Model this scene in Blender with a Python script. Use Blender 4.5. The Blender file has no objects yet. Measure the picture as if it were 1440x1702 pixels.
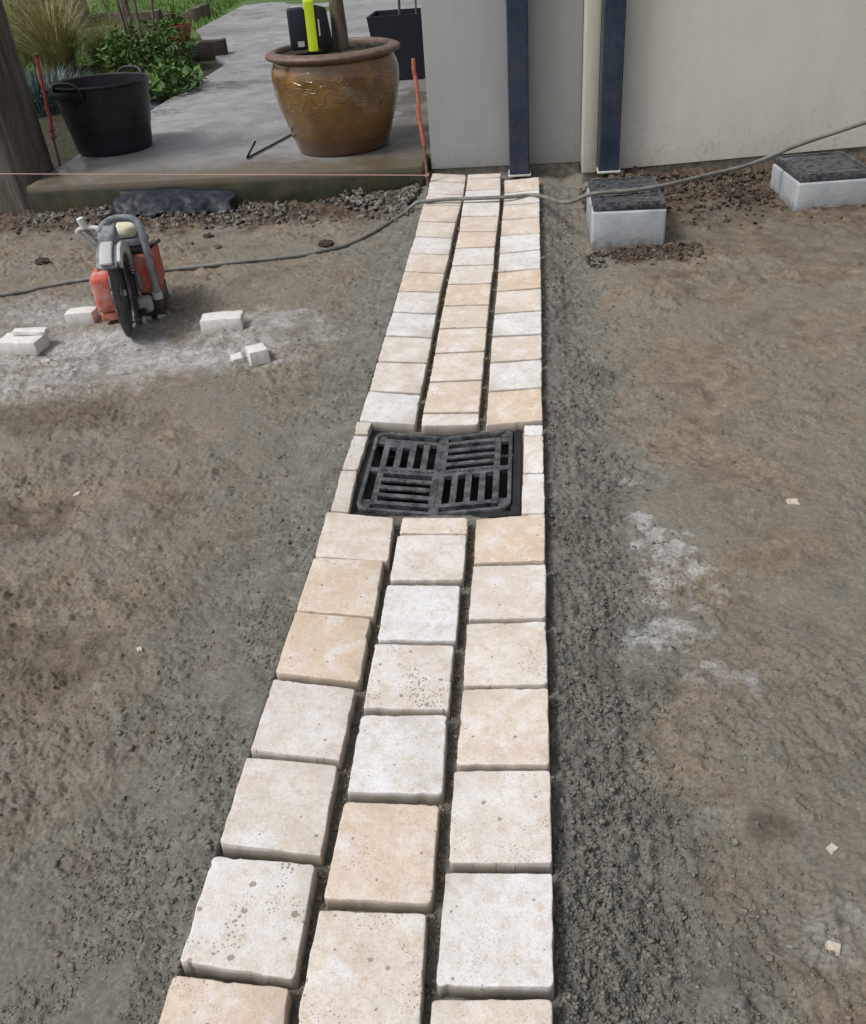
import bpy, bmesh, math, random
import numpy as np
from mathutils import Vector, Matrix

# ------------------------------------------------------------------ camera
FPX = 1477.0876; CX, CY = 720.0, 851.0; CAM_H = 1.55
PITCH, YAW, ROLL = math.radians(34.4754), math.radians(7.7972), math.radians(-4.9009)
F = np.array([-math.sin(YAW)*math.cos(PITCH), math.cos(YAW)*math.cos(PITCH), -math.sin(PITCH)])
R0 = np.array([math.cos(YAW), math.sin(YAW), 0.0]); U0 = np.cross(R0, F)
RV = math.cos(ROLL)*R0 + math.sin(ROLL)*U0; UV = -math.sin(ROLL)*R0 + math.cos(ROLL)*U0
O = np.array([0.0, 0.0, CAM_H])
scene = bpy.context.scene
C = scene.collection
cam_d = bpy.data.cameras.new('camera'); cam = bpy.data.objects.new('camera', cam_d); C.objects.link(cam)
cam_d.sensor_fit = 'HORIZONTAL'; cam_d.sensor_width = 36.0; cam_d.lens = FPX/1440.0*36.0
cam_d.clip_start = 0.05; cam_d.clip_end = 600
M = Matrix.Identity(4)
for i in range(3):
    M[i][0] = RV[i]; M[i][1] = UV[i]; M[i][2] = -F[i]; M[i][3] = O[i]
cam.matrix_world = M
scene.camera = cam

# ------------------------------------------------------------------ light
SUN_DIR = Vector((-0.55, -0.30, 0.95)).normalized()
world = bpy.data.worlds.new('World'); scene.world = world; world.use_nodes = True
wn = world.node_tree.nodes; wl = world.node_tree.links
bg = wn['Background']; bg.inputs['Strength'].default_value = 0.105
sky = wn.new('ShaderNodeTexSky'); sky.sky_type = 'NISHITA'; sky.sun_disc = False
sky.sun_elevation = math.asin(SUN_DIR.z); sky.sun_rotation = math.atan2(SUN_DIR.x, SUN_DIR.y)
sky.air_density = 1.0; sky.dust_density = 4.0; sky.ozone_density = 1.0
hs = wn.new('ShaderNodeHueSaturation'); hs.inputs['Saturation'].default_value = 0.22
wl.new(sky.outputs[0], hs.inputs['Color']); wl.new(hs.outputs[0], bg.inputs['Color'])
sd = bpy.data.lights.new('sun', 'SUN'); sd.energy = 1.9; sd.angle = math.radians(14); sd.color = (1.0, 0.965, 0.92)
so = bpy.data.objects.new('sun', sd); C.objects.link(so)
so.rotation_euler = SUN_DIR.to_track_quat('Z', 'Y').to_euler(); so.location = (-5, -3, 9)
vs = scene.view_settings
vs.view_transform = 'Standard'; vs.look = 'None'; vs.gamma = 1.0; vs.use_curve_mapping = False
vs.exposure = 0.20

# ------------------------------------------------------------------ photo helpers
YG, S1, S2 = 2.4965, 0.0247, 0.0372
def zz(y):
    y = np.asarray(y, float)
    return np.where(y < YG, S1*(YG-y), S2*(y-YG))
def ray(px, py): return F + RV*(px-CX)/FPX - UV*(py-CY)/FPX
def at_z(px, py, z):
    d = ray(px, py); return O + d*((z-CAM_H)/d[2])
def at_y(px, py, y):
    d = ray(px, py); return O + d*(y/d[1])
def on_strip(px, py, dz=0.0):
    d = ray(px, py); q = None
    for s, near in ((-S1, True), (S2, False)):
        t = (s*(-YG)+dz-CAM_H)/(d[2]-s*d[1]); q = O+t*d
        if (q[1] < YG) == near: return q
    return q

# ------------------------------------------------------------------ noise
def _hash(ix, iy, seed):
    h = (ix.astype(np.uint32)*np.uint32(374761393)) ^ (iy.astype(np.uint32)*np.uint32(668265263)) ^ np.uint32((seed*2246822519) & 0xffffffff)
    h = (h ^ (h >> np.uint32(13)))*np.uint32(1274126177)
    h = (h ^ (h >> np.uint32(16)))*np.uint32(2654435761)
    return ((h ^ (h >> np.uint32(15))).astype(np.float64))/4294967295.0
def vnoise(x, y, seed):
    ix = np.floor(x).astype(np.int64); iy = np.floor(y).astype(np.int64); fx = x-ix; fy = y-iy
    u = fx*fx*fx*(fx*(fx*6-15)+10); v = fy*fy*fy*(fy*(fy*6-15)+10)
    def g(a, b):
        t = _hash(ix+a, iy+b, seed)*2*np.pi
        return np.cos(t)*(fx-a)+np.sin(t)*(fy-b)
    return ((g(0,0)*(1-u)+g(1,0)*u)*(1-v)+(g(0,1)*(1-u)+g(1,1)*u)*v)*1.5
def fbm(x, y, seed, scale, oct=3, gain=.5):
    s = 0; a = 1.0; f = 1.0/scale
    for k in range(oct):
        s = s+a*vnoise(x*f+k*17.3, y*f-k*9.1, seed+k); a *= gain; f *= 2.03
    return s
def worley(x, y, seed, scale):
    x = x/scale; y = y/scale
    ix = np.floor(x).astype(np.int64); iy = np.floor(y).astype(np.int64)
    d1 = np.full(x.shape, 9.0); d2 = d1.copy(); hid = np.zeros(x.shape)
    for a in (-1, 0, 1):
        for b in (-1, 0, 1):
            px = ix+a+_hash(ix+a, iy+b, seed); py = iy+b+_hash(ix+a, iy+b, seed+7)
            d = np.hypot(px-x, py-y); hh = _hash(ix+a, iy+b, seed+13)
            nearer = d < d1
            d2 = np.where(nearer, d1, np.minimum(d2, d)); hid = np.where(nearer, hh, hid); d1 = np.where(nearer, d, d1)
    return d1, d2, hid
def sstep(a, b, x):
    t = np.clip((x-a)/(b-a), 0, 1); return t*t*(3-2*t)

# ------------------------------------------------------------------ mesh helpers
class MB:
    def __init__(self): self.v = []; self.f = []
    def add(self, vs, fs):
        n = len(self.v); self.v += [tuple(map(float, p)) for p in vs]; self.f += [tuple(i+n for i in q) for q in fs]; return self
    def box(self, x0, x1, y0, y1, z0, z1, m=None):
        vs = [(x0,y0,z0),(x1,y0,z0),(x1,y1,z0),(x0,y1,z0),(x0,y0,z1),(x1,y0,z1),(x1,y1,z1),(x0,y1,z1)]
        if m is not None: vs = [m @ Vector(p) for p in vs]
        return self.add(vs, [(0,3,2,1),(4,5,6,7),(0,1,5,4),(1,2,6,5),(2,3,7,6),(3,0,4,7)])
    def tube(self, pts, r, n=8, cap=True):
        pts = [Vector(p) for p in pts]; rs = r if isinstance(r, (list, tuple)) else [r]*len(pts)
        rings = []; up = None
        for i, p in enumerate(pts):
            t = (pts[min(i+1, len(pts)-1)]-pts[max(i-1, 0)]).normalized()
            if up is None:
                up = t.orthogonal().normalized()
            up = (up-t*up.dot(t)).normalized(); w = t.cross(up)
            rings.append([p+(up*math.cos(2*math.pi*k/n)+w*math.sin(2*math.pi*k/n))*rs[i] for k in range(n)])
        vs = [q for rg in rings for q in rg]; fs = []
        for i in range(len(pts)-1):
            for k in range(n):
                fs.append((i*n+k, i*n+(k+1)%n, (i+1)*n+(k+1)%n, (i+1)*n+k))
        if cap: fs += [tuple(range(n-1, -1, -1)), tuple((len(pts)-1)*n+k for k in range(n))]
        return self.add(vs, fs)
    def lathe(self, prof, n=48, wob=None, cap0=True, cap1=False):
        vs = []; fs = []
        for (r, z) in prof:
            for k in range(n):
                a = 2*math.pi*k/n; rr = r*(1+(wob(a, z) if wob else 0)); vs.append((rr*math.cos(a), rr*math.sin(a), z))
        for i in range(len(prof)-1):
            for k in range(n): fs.append((i*n+k, i*n+(k+1)%n, (i+1)*n+(k+1)%n, (i+1)*n+k))
        if cap0: fs.append(tuple(range(n-1, -1, -1)))
        if cap1: fs.append(tuple((len(prof)-1)*n+k for k in range(n)))
        return self.add(vs, fs)
    def xf(self, m):
        self.v = [tuple(m @ Vector(p)) for p in self.v]; return self
    def build(self, name, mat, parent=None, smooth=False, bevel=0, seg=2, loc=None, rot=None, fix=False):
        me = bpy.data.meshes.new(name)
        if bevel or fix:
            me.from_pydata(self.v, [], self.f)
            bm = bmesh.new(); bm.from_mesh(me)
            if fix: bmesh.ops.recalc_face_normals(bm, faces=bm.faces)
            if bevel:
                es = [e for e in bm.edges if len(e.link_faces) == 2 and e.calc_face_angle(0) > math.radians(35)]
                bmesh.ops.bevel(bm, geom=es, offset=bevel, segments=seg, profile=.5, affect='EDGES')
            bm.to_mesh(me); bm.free()
        else:
            me.from_pydata(self.v, [], self.f)
        me.update()
        if smooth or bevel:
            me.polygons.foreach_set('use_smooth', [True]*len(me.polygons))
            if bevel or smooth == 'auto':
                try: me.set_sharp_from_angle(angle=math.radians(38))
                except Exception: pass
        o = bpy.data.objects.new(name, me); C.objects.link(o)
        if mat: me.materials.append(mat)
        if parent: o.parent = parent
        if loc is not None: o.location = loc
        if rot is not None: o.rotation_euler = rot
        return o
def tag(o, label=None, cat=None, group=None, kind=None):
    if label: o['label'] = label
    if cat: o['category'] = cat
    if group: o['group'] = group
    if kind: o['kind'] = kind
    return o
def thing(name, label, cat, loc=(0,0,0), rot=(0,0,0), group=None):
    o = bpy.data.objects.new(name, None); C.objects.link(o); o.empty_display_size = .1
    o.location = [float(v) for v in loc]; o.rotation_euler = rot
    return tag(o, label, cat, group)

# ------------------------------------------------------------------ material helpers
class NM:
    def __init__(self, name):
        self.m = bpy.data.materials.new(name); self.m.use_nodes = True
        self.nt = self.m.node_tree; self.N = self.nt.nodes; self.L = self.nt.links
        self.b = self.N['Principled BSDF']; self._co = None
    def set(self, **k):
        for a, v in k.items():
            s = self.b.inputs[{'rough':'Roughness','metal':'Metallic','color':'Base Color','spec':'Specular IOR Level','coat':'Coat Weight','coatr':'Coat Roughness'}[a]]
            if hasattr(v, 'is_output'): self.L.new(v, s)
            else: s.default_value = (*v, 1) if isinstance(v, (tuple, list)) and len(v) == 3 else v
        return self
    def co(self, kind='Object'):
        if not self._co: self._co = self.N.new('ShaderNodeTexCoord')
        return self._co.outputs[kind]
    def geo(self): return self.N.new('ShaderNodeNewGeometry').outputs['Position']
    def noise(self, scale, detail=6, rough=.55, vec=None, dist=0, w=None):
        n = self.N.new('ShaderNodeTexNoise'); n.inputs['Scale'].default_value = scale
        n.inputs['Detail'].default_value = detail; n.inputs['Roughness'].default_value = rough; n.inputs['Distortion'].default_value = dist
        if w is not None: n.noise_dimensions = '4D'; self.L.new(w, n.inputs['W'])
        self.L.new(vec if vec is not None else self.co(), n.inputs['Vector']); return n.outputs['Fac']
    def vor(self, scale, vec=None, feat='F1', out='Distance', w=None):
        n = self.N.new('ShaderNodeTexVoronoi'); n.inputs['Scale'].default_value = scale; n.feature = feat
        if w is not None: n.voronoi_dimensions = '4D'; self.L.new(w, n.inputs['W'])
        self.L.new(vec if vec is not None else self.co(), n.inputs['Vector']); return n.outputs[out]
    def ramp(self, fac, stops):
        r = self.N.new('ShaderNodeValToRGB'); e = r.color_ramp.elements
        while len(e) < len(stops): e.new(.5)
        for x, (p, c) in zip(e, stops):
            x.position = p; x.color = (*c, 1) if isinstance(c, (tuple, list)) else (c, c, c, 1)
        self.L.new(fac, r.inputs[0]); return r.outputs[0]
    def mix(self, a, b, fac, mode='MIX'):
        n = self.N.new('ShaderNodeMix'); n.data_type = 'RGBA'; n.blend_type = mode
        for s, v in ((n.inputs[0], fac), (n.inputs[6], a), (n.inputs[7], b)):
            if hasattr(v, 'is_output'): self.L.new(v, s)
            else: s.default_value = (*v, 1) if isinstance(v, (tuple, list)) else v
        return n.outputs[2]
    def math(self, op, a, b=0.0, clamp=False):
        n = self.N.new('ShaderNodeMath'); n.operation = op; n.use_clamp = clamp
        for s, v in ((n.inputs[0], a), (n.inputs[1], b)):
            if hasattr(v, 'is_output'): self.L.new(v, s)
            else: s.default_value = v
        return n.outputs[0]
    def attr(self, name, out='Color', typ='GEOMETRY'):
        n = self.N.new('ShaderNodeAttribute'); n.attribute_name = name; n.attribute_type = typ; return n.outputs[out]
    def sep(self, c):
        n = self.N.new('ShaderNodeSeparateColor'); self.L.new(c, n.inputs[0]); return n.outputs
    def sepxyz(self, c):
        n = self.N.new('ShaderNodeSeparateXYZ'); self.L.new(c, n.inputs[0]); return n.outputs
    def mapping(self, vec, scale=(1,1,1), rot=(0,0,0)):
        n = self.N.new('ShaderNodeMapping'); n.inputs['Scale'].default_value = scale; n.inputs['Rotation'].default_value = rot
        self.L.new(vec, n.inputs['Vector']); return n.outputs[0]
    def rnd(self): return self.N.new('ShaderNodeObjectInfo').outputs['Random']
    def bump(self, h, strength=.3, dist=.01, prev=None):
        n = self.N.new('ShaderNodeBump'); n.inputs['Strength'].default_value = strength; n.inputs['Distance'].default_value = dist
        self.L.new(h, n.inputs['Height'])
        if prev is not None: self.L.new(prev, n.inputs['Normal'])
        self.L.new(n.outputs[0], self.b.inputs['Normal']); return n.outputs[0]
MAT = {}
def simple(name, col, rough=.6, metal=0, var=.25, scale=12, bump=.15, bscale=120, bdist=.002, dust=None, dustamt=.5, spec=.4):
    m = NM(name); n = m.noise(scale, 6, .6)
    c = m.ramp(n, [(.3, tuple(x*(1-var) for x in col)), (.7, tuple(min(1, x*(1+var)) for x in col))])
    if dust:
        d = m.noise(scale*1.7, 8, .7)
        c = m.mix(c, dust, m.ramp(d, [(.42, 0.0), (.68, dustamt)]))
    m.set(color=c, rough=rough, metal=metal, spec=spec)
    if bump: m.bump(m.noise(bscale, 4, .6), bump, bdist)
    MAT[name] = m.m; return m.m

# soil / mortar ground
m = NM('soil'); P = m.geo(); msk = m.sep(m.attr('mask')); mort, dust, dark = msk[0], msk[1], msk[2]
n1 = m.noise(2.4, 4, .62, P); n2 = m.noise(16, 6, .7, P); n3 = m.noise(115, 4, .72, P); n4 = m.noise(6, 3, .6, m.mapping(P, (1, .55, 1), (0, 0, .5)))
soilc = m.ramp(n2, [(.28, (.112,.088,.065)), (.5, (.203,.168,.127)), (.72, (.292,.250,.196))])
soilc = m.mix(soilc, (.190,.177,.148), m.ramp(n1, [(.43, 0.0), (.56, .85)]))
soilc = m.mix(soilc, (.212,.166,.120), m.ramp(n4, [(.52, 0.0), (.68, .55)]))
mortc = m.ramp(n2, [(.28, (.104,.101,.087)), (.55, (.178,.174,.151)), (.75, (.245,.239,.210))])
mfac = m.math('ADD', mort, m.math('MULTIPLY', m.math('SUBTRACT', n2, .5), m.math('MULTIPLY', m.math('MULTIPLY', mort, m.math('SUBTRACT', 1.0, mort)), 7.0)), True)
col = m.mix(soilc, mortc, mfac)
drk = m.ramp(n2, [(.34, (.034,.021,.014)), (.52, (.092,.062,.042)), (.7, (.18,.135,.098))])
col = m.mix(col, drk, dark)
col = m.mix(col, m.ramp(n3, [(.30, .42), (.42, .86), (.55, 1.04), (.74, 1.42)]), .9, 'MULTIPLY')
dcol = m.ramp(n3, [(.3, (.32,.33,.34)), (.66, (.66,.67,.68))])
damt = m.math('MULTIPLY', dust, m.ramp(n2, [(.34, .12), (.68, .85)]))
col = m.mix(col, dcol, damt)
spk = m.vor(42, P); spm = m.math('MULTIPLY', m.ramp(spk, [(.055, 1.0), (.09, 0.0)]), m.ramp(n4, [(.5, 0.0), (.60, 1.0)]))
col = m.mix(col, (.44,.40,.34), m.math('MULTIPLY', spm, .7))
col = m.mix(col, (.70,.68,.66), m.ramp(m.noise(3.6, 4, .65, P), [(.54, 0.0), (.66, .8)]), 'MULTIPLY')
m.set(color=col, rough=m.ramp(n1, [(.35, .52), (.65, .82)]), spec=.4)
m.bump(m.noise(200, 5, .8, P), .75, .005)
MAT['soil'] = m.m

# travertine pavers (object property tone: 0 white .. 1 tan ; pits 0..1)
m = NM('travertine'); P = m.co(); rnd = m.math('MULTIPLY', m.rnd(), 50.0)
tone = m.attr('tone', 'Fac', 'OBJECT'); pits = m.attr('pits', 'Fac', 'OBJECT')
big = m.noise(8, 4, .6, P, .5, rnd); mid = m.noise(42, 5, .7, P, .3, rnd); fin = m.noise(260, 3, .7, P, 0, rnd)
warm = m.mix((.600,.600,.605), (.560,.415,.285), tone)
cool = m.mix((.700,.710,.735), (.630,.520,.400), tone)
c = m.mix(warm, cool, m.ramp(big, [(.36, 0.0), (.64, 1.0)]))
c = m.mix(c, (.50,.400,.290), m.ramp(mid, [(.48, 0.0), (.68, .65)]))
wp = m.noise(13, 5, .72, m.mapping(P, (1,1,1), (.3,.2,.9)), .3, rnd)
c = m.mix(c, (.74,.755,.785), m.ramp(wp, [(.50, 0.0), (.72, .75)]))
c = m.mix(c, (.44,.42,.395), m.ramp(wp, [(.27, .7), (.45, 0.0)]))
c = m.mix(c, m.ramp(fin, [(.28, .58), (.45, .96), (.66, 1.10)]), .8, 'MULTIPLY')
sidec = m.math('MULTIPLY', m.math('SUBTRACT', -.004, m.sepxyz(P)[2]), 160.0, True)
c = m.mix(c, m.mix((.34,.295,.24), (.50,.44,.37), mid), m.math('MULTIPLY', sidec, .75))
cmb = m.N.new('ShaderNodeCombineXYZ'); m.L.new(rnd, cmb.inputs[0]); m.L.new(m.math('MULTIPLY', rnd, 1.37), cmb.inputs[1])
va = m.N.new('ShaderNodeVectorMath'); va.operation = 'ADD'; m.L.new(P, va.inputs[0]); m.L.new(cmb.outputs[0], va.inputs[1]); P2 = va.outputs[0]
def vor2(sc):
    n_ = m.N.new('ShaderNodeTexVoronoi'); n_.voronoi_dimensions = '2D'; n_.inputs['Scale'].default_value = sc; m.L.new(P2, n_.inputs['Vector']); return n_.outputs['Distance']
pv = vor2(95); pn = m.noise(12, 3, .6, P, 0, m.math('ADD', rnd, 7.0))
psize = m.math('MULTIPLY', m.ramp(pn, [(.46, 0.0), (.62, 1.0)]), m.math('ADD', m.math('MULTIPLY', pits, .30), .10))
pm = m.math('LESS_THAN', m.math('ADD', pv, m.math('MULTIPLY', fin, .20)), psize)
pv2 = vor2(13); pm2 = m.math('LESS_THAN', m.math('ADD', pv2, m.math('MULTIPLY', mid, .30)), m.math('ADD', m.math('MULTIPLY', pits, .06), .155))
pmx = m.math('MAXIMUM', pm, pm2)
c = m.mix(c, (.19,.155,.12), m.math('MULTIPLY', pmx, .72))
m.set(color=c, rough=.75, spec=.3)
bb = m.bump(m.math('SUBTRACT', m.math('MULTIPLY', fin, .35), pmx), .7, .0025); m.bump(mid, .35, .004, bb)
MAT['stone'] = m.m

m = NM('concrete_patio'); P = m.geo(); n1 = m.noise(.9, 6, .6, P); n2 = m.noise(7, 8, .65, P); n3 = m.noise(120, 5, .7, P)
c = m.ramp(n1, [(.3, (.20,.203,.208)), (.7, (.33,.335,.345))])
c = m.mix(c, m.ramp(n2, [(.3, .62), (.7, 1.18)]), .8, 'MULTIPLY')
wetp = m.ramp(m.noise(1.7, 5, .65, P), [(.50, 0.0), (.60, 1.0)])
c = m.mix(c, (.66,.64,.61), m.math('MULTIPLY', wetp, .8), 'MULTIPLY')
px_, py_, pz_ = m.sepxyz(P)
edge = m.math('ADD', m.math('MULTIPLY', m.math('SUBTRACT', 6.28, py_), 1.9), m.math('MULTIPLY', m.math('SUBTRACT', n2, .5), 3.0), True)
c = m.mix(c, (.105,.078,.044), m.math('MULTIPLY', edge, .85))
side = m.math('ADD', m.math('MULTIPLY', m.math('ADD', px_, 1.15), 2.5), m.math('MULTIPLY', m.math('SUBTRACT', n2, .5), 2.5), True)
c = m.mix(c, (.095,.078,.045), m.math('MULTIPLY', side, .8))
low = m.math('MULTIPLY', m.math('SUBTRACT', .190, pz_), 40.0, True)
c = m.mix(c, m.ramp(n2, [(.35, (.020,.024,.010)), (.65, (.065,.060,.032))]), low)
c = m.mix(c, m.ramp(n3, [(.3, .8), (.6, 1.05)]), .7, 'MULTIPLY')
m.set(color=c, rough=m.math('SUBTRACT', m.ramp(n2, [(.3, .45), (.7, .65)]), m.math('MULTIPLY', wetp, .34)), spec=.55); m.bump(n3, .3, .003)
MAT['patio'] = m.m

def render_mat(name, col, stain):
    m = NM(name); P = m.geo(); n1 = m.noise(1.3, 5, .55, P); n2 = m.noise(230, 4, .7, P); n3 = m.noise(9, 6, .6, m.mapping(P, (1, 1, .25)))
    c = m.ramp(n1, [(.3, tuple(x*.93 for x in col)), (.7, tuple(x*1.05 for x in col))])
    c = m.mix(c, m.ramp(n3, [(.3, .93), (.7, 1.04)]), .7, 'MULTIPLY')
    z = m.sepxyz(P)[2]
    st = m.math('ADD', m.math('MULTIPLY', m.math('SUBTRACT', .26, z), 4.5), m.math('MULTIPLY', m.math('SUBTRACT', n3, .5), 1.2), True)
    c = m.mix(c, stain, m.math('MULTIPLY', st, .6))
    sp = m.math('MULTIPLY', m.ramp(m.noise(38, 5, .75, P), [(.54, 0.0), (.66, 1.0)]), m.math('MULTIPLY', m.math('SUBTRACT', .52, z), 2.6, True))
    c = m.mix(c, (.20,.165,.12), m.math('MULTIPLY', sp, .45))
    c = m.mix(c, m.ramp(n2, [(.3, .84), (.65, 1.06)]), .7, 'MULTIPLY')
    m.set(color=c, rough=.85, spec=.25); m.bump(n2, .7, .004); MAT[name] = m.m
render_mat('render_grey', (.425,.432,.442), (.32,.31,.285))
render_mat('render_cream', (.70,.68,.62), (.48,.43,.33))
render_mat('render_trim', (.62,.59,.51), (.45,.40,.30))
simple('plinth', (.22,.20,.165), .9, 0, .45, 25, .8, 60, .01)
simple('pipe_navy', (.018,.031,.058), .36, 0, .2, 5, .05, 200, dust=(.11,.12,.135), dustamt=.3)
simple('white_plastic', (.62,.62,.60), .45, 0, .15, 20, .1, 100)
m = NM('box_concrete'); n1 = m.noise(7, 6, .65); n2 = m.noise(160, 4, .7)
c = m.ramp(n1, [(.3, (.29,.31,.335)), (.7, (.46,.485,.51))])
zst = m.math('ADD', m.math('MULTIPLY', m.math('SUBTRACT', .085, m.sepxyz(m.co())[2]), 16.0), m.math('MULTIPLY', m.math('SUBTRACT', m.noise(24, 5, .7), .5), 3.0), True)
c = m.mix(c, (.135,.105,.078), m.math('MULTIPLY', zst, .8))
c = m.mix(c, m.ramp(n2, [(.3, .82), (.6, 1.05)]), .7, 'MULTIPLY')
m.set(color=c, rough=.8, spec=.3); m.bump(m.noise(60, 6, .75), .5, .005); MAT['box_concrete'] = m.m
m = NM('box_lid'); n = m.noise(30, 5, .7); v = m.noise(20, 6, .72, m.mapping(m.co(), (1, 2.2, 1)), 1.6)
m.set(color=m.mix((.020,.022,.026), (.20,.21,.23), m.ramp(v, [(.42, 0.0), (.66, .7)])), rough=.45); m.bump(n, .4, .003); MAT['lid'] = m.m
m = NM('cast_iron'); n = m.noise(22, 7, .75); w = m.noise(9, 6, .6)
m.set(color=m.mix((.030,.033,.038), (.21,.22,.24), m.ramp(n, [(.40, 0.0), (.64, .85)])), metal=.3, rough=m.ramp(w, [(.3, .16), (.7, .42)]), spec=.8, coat=.6, coatr=.18)
m.bump(m.noise(180, 4, .6), .2, .001); MAT['iron'] = m.m
simple('iron_dark', (.022,.023,.025), .6, .2, .4, 30, .5, 150)
simple('pit', (.02,.018,.015), .95)
simple('hose', (.135,.135,.125), .55, 0, .4, 9, .3, 150, dust=(.30,.29,.26), dustamt=.6)
simple('rubber', (.010,.011,.014), .42, 0, .3, 6, .15, 60, .003, dust=(.035,.040,.055), dustamt=.5)
simple('timber_old', (.12,.098,.075), .9, 0, .45, 7, .9, 40, .01)
simple('log_wood', (.042,.033,.026), .9, 0, .5, 9, .9, 40, .01)
simple('red_paint', (.40,.045,.035), .55, 0, .3, 20, .2, 100, dust=(.22,.16,.12), dustamt=.5)
simple('orange_paint', (.48,.105,.055), .6, 0, .3, 20, .2, 100, dust=(.30,.22,.17), dustamt=.6)
simple('rust', (.19,.11,.075), .8, 0, .4, 30, .4, 150)
simple('rod_black', (.012,.012,.015), .5)
simple('string_pink', (.62,.40,.34), .8, 0, .1)
simple('pot_soil', (.028,.022,.015), .95, 0, .5, 40, 1.0, 60, .02, dust=(.07,.075,.03), dustamt=.7)
simple('planter_navy', (.009,.012,.022), .5, 0, .2, 4, .1)
simple('tool_navy', (.012,.018,.032), .42, 0, .2)
simple('tool_black', (.010,.010,.012), .5, 0, .2)
simple('tool_lime', (.50,.62,.015), .45, 0, .08)
simple('tool_label', (.45,.48,.48), .5, 0, .1)
simple('saw_orange', (.52,.085,.038), .5, 0, .15, 12, .1, 100, dust=(.44,.34,.31), dustamt=.75)
simple('saw_red', (.52,.10,.065), .6, 0, .15, 9, .15, 100, dust=(.60,.48,.45), dustamt=.75)
simple('saw_grey', (.15,.165,.19), .5, 0, .3, 16, .15, 100, dust=(.36,.37,.39), dustamt=.85)
simple('saw_pale', (.42,.425,.43), .65, .1, .25, 14, .2, 100, dust=(.5,.5,.5), dustamt=.8)
simple('saw_cream', (.62,.585,.43), .55, 0, .12, 9, .1, 100, dust=(.5,.48,.42), dustamt=.5)
simple('saw_black', (.02,.021,.023), .5, 0, .3, 20, .1, 100, dust=(.16,.16,.16), dustamt=.4)
simple('blade', (.13,.135,.14), .4, .5, .45, 14, .3, 150, dust=(.30,.31,.32), dustamt=.8)
simple('cut_stone', (.60,.585,.555), .85, 0, .12, 30, .4, 130, .003, dust=(.78,.775,.765), dustamt=.7)
simple('chip_stone', (.50,.45,.38), .85, 0, .2, 30, .3, 130)
simple('pebble', (.16,.155,.145), .85, 0, .55, 6, .3, 150)
simple('crumb_soil', (.190,.157,.120), .9, 0, .5, 60, 0)
simple('crumb_mortar', (.160,.157,.133), .9, 0, .5, 60, 0)
simple('plastic_sheet', (.008,.010,.016), .5, 0, .5, 8, .2, 14, .01, dust=(.05,.07,.11), dustamt=.4, spec=.25)
simple('slate_sheet', (.10,.125,.17), .45, 0, .3, 6, .3, 20, .01)
simple('terracotta_red', (.24,.045,.025), .6, 0, .25)
simple('pale_stone', (.55,.55,.52), .8, 0, .2, 20, .3)
simple('turquoise', (.22,.34,.31), .6, 0, .25, 5)
m = NM('bark'); P = m.mapping(m.co(), (1, 1, .3)); n = m.noise(22, 8, .7, P, .6)
m.set(color=m.ramp(n, [(.32, (.050,.038,.026)), (.52, (.14,.115,.085)), (.7, (.25,.225,.185))]), rough=.9); m.bump(n, .8, .012); MAT['bark'] = m.m
m = NM('post_wood'); P = m.mapping(m.co(), (1, 1, .12)); n = m.noise(11, 9, .72, P, .5); n2 = m.noise(3, 5, .6, P)
c = m.ramp(n, [(.32, (.030,.025,.021)), (.5, (.125,.108,.092)), (.7, (.25,.228,.205))])
m.set(color=m.mix(c, (.055,.04,.03), m.ramp(n2, [(.5, 0.0), (.7, .6)])), rough=.9); m.bump(n, 1.0, .02); MAT['post'] = m.m
def leaf_mat(name, a, b, sc=3):
    m = NM(name); P = m.geo(); n = m.noise(sc, 4, .6, P)
    m.set(color=m.ramp(n, [(.35, a), (.65, b)]), rough=.55, spec=.3)
    MAT[name] = m.m
leaf_mat('leaf_green', (.035,.085,.018), (.11,.20,.045), 9)
leaf_mat('leaf_blue', (.045,.085,.085), (.115,.165,.165), 12)
leaf_mat('grass_straw', (.15,.165,.050), (.48,.42,.21), 5)
leaf_mat('grass_lime', (.11,.16,.030), (.30,.34,.11), 4)
leaf_mat('grass_green', (.065,.145,.022), (.165,.26,.05), 2)
leaf_mat('leaf_crown', (.030,.050,.020), (.075,.105,.045), 6)
m = NM('lawn'); P = m.geo()
c = m.ramp(m.noise(3, 8, .7, P), [(.3, (.045,.090,.018)), (.55, (.095,.160,.036)), (.75, (.14,.18,.06))])
m.set(color=c, rough=.9); m.bump(m.noise(60, 6, .7, P), .9, .03); MAT['lawn'] = m.m
m = NM('glazed_pot'); P = m.co(); x_, y_, z_ = m.sepxyz(P)
n1 = m.noise(4.5, 6, .6, P); n2 = m.noise(30, 6, .65, m.mapping(P, (1,1,.35)))
c = m.ramp(n1, [(.3, (.085,.042,.012)), (.5, (.20,.105,.028)), (.7, (.29,.165,.055))])
c = m.mix(c, (.20,.165,.115), m.ramp(m.noise(7, 6, .65, P), [(.55, 0.0), (.72, .7)]))
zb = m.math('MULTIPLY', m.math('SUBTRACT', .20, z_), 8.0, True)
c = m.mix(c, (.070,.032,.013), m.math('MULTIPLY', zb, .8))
wv = m.N.new('ShaderNodeTexWave'); wv.wave_type = 'RINGS'; wv.rings_direction = 'SPHERICAL'; wv.inputs['Scale'].default_value = 3.3
wv.inputs['Distortion'].default_value = 7.0; wv.inputs['Detail'].default_value = 0.6; wv.inputs['Detail Scale'].default_value = 1.9
m.L.new(m.mapping(P, (1.5, 1.5, 1.7)), wv.inputs['Vector'])
line = m.ramp(wv.outputs['Fac'], [(.36, 0.0), (.5, 1.0), (.64, 0.0)])
band = m.math('MULTIPLY', m.ramp(z_, [(.22, 0.0), (.28, 1.0)]), m.ramp(z_, [(.47, 1.0), (.53, 0.0)]))
lb = m.math('MULTIPLY', line, band)
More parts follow.
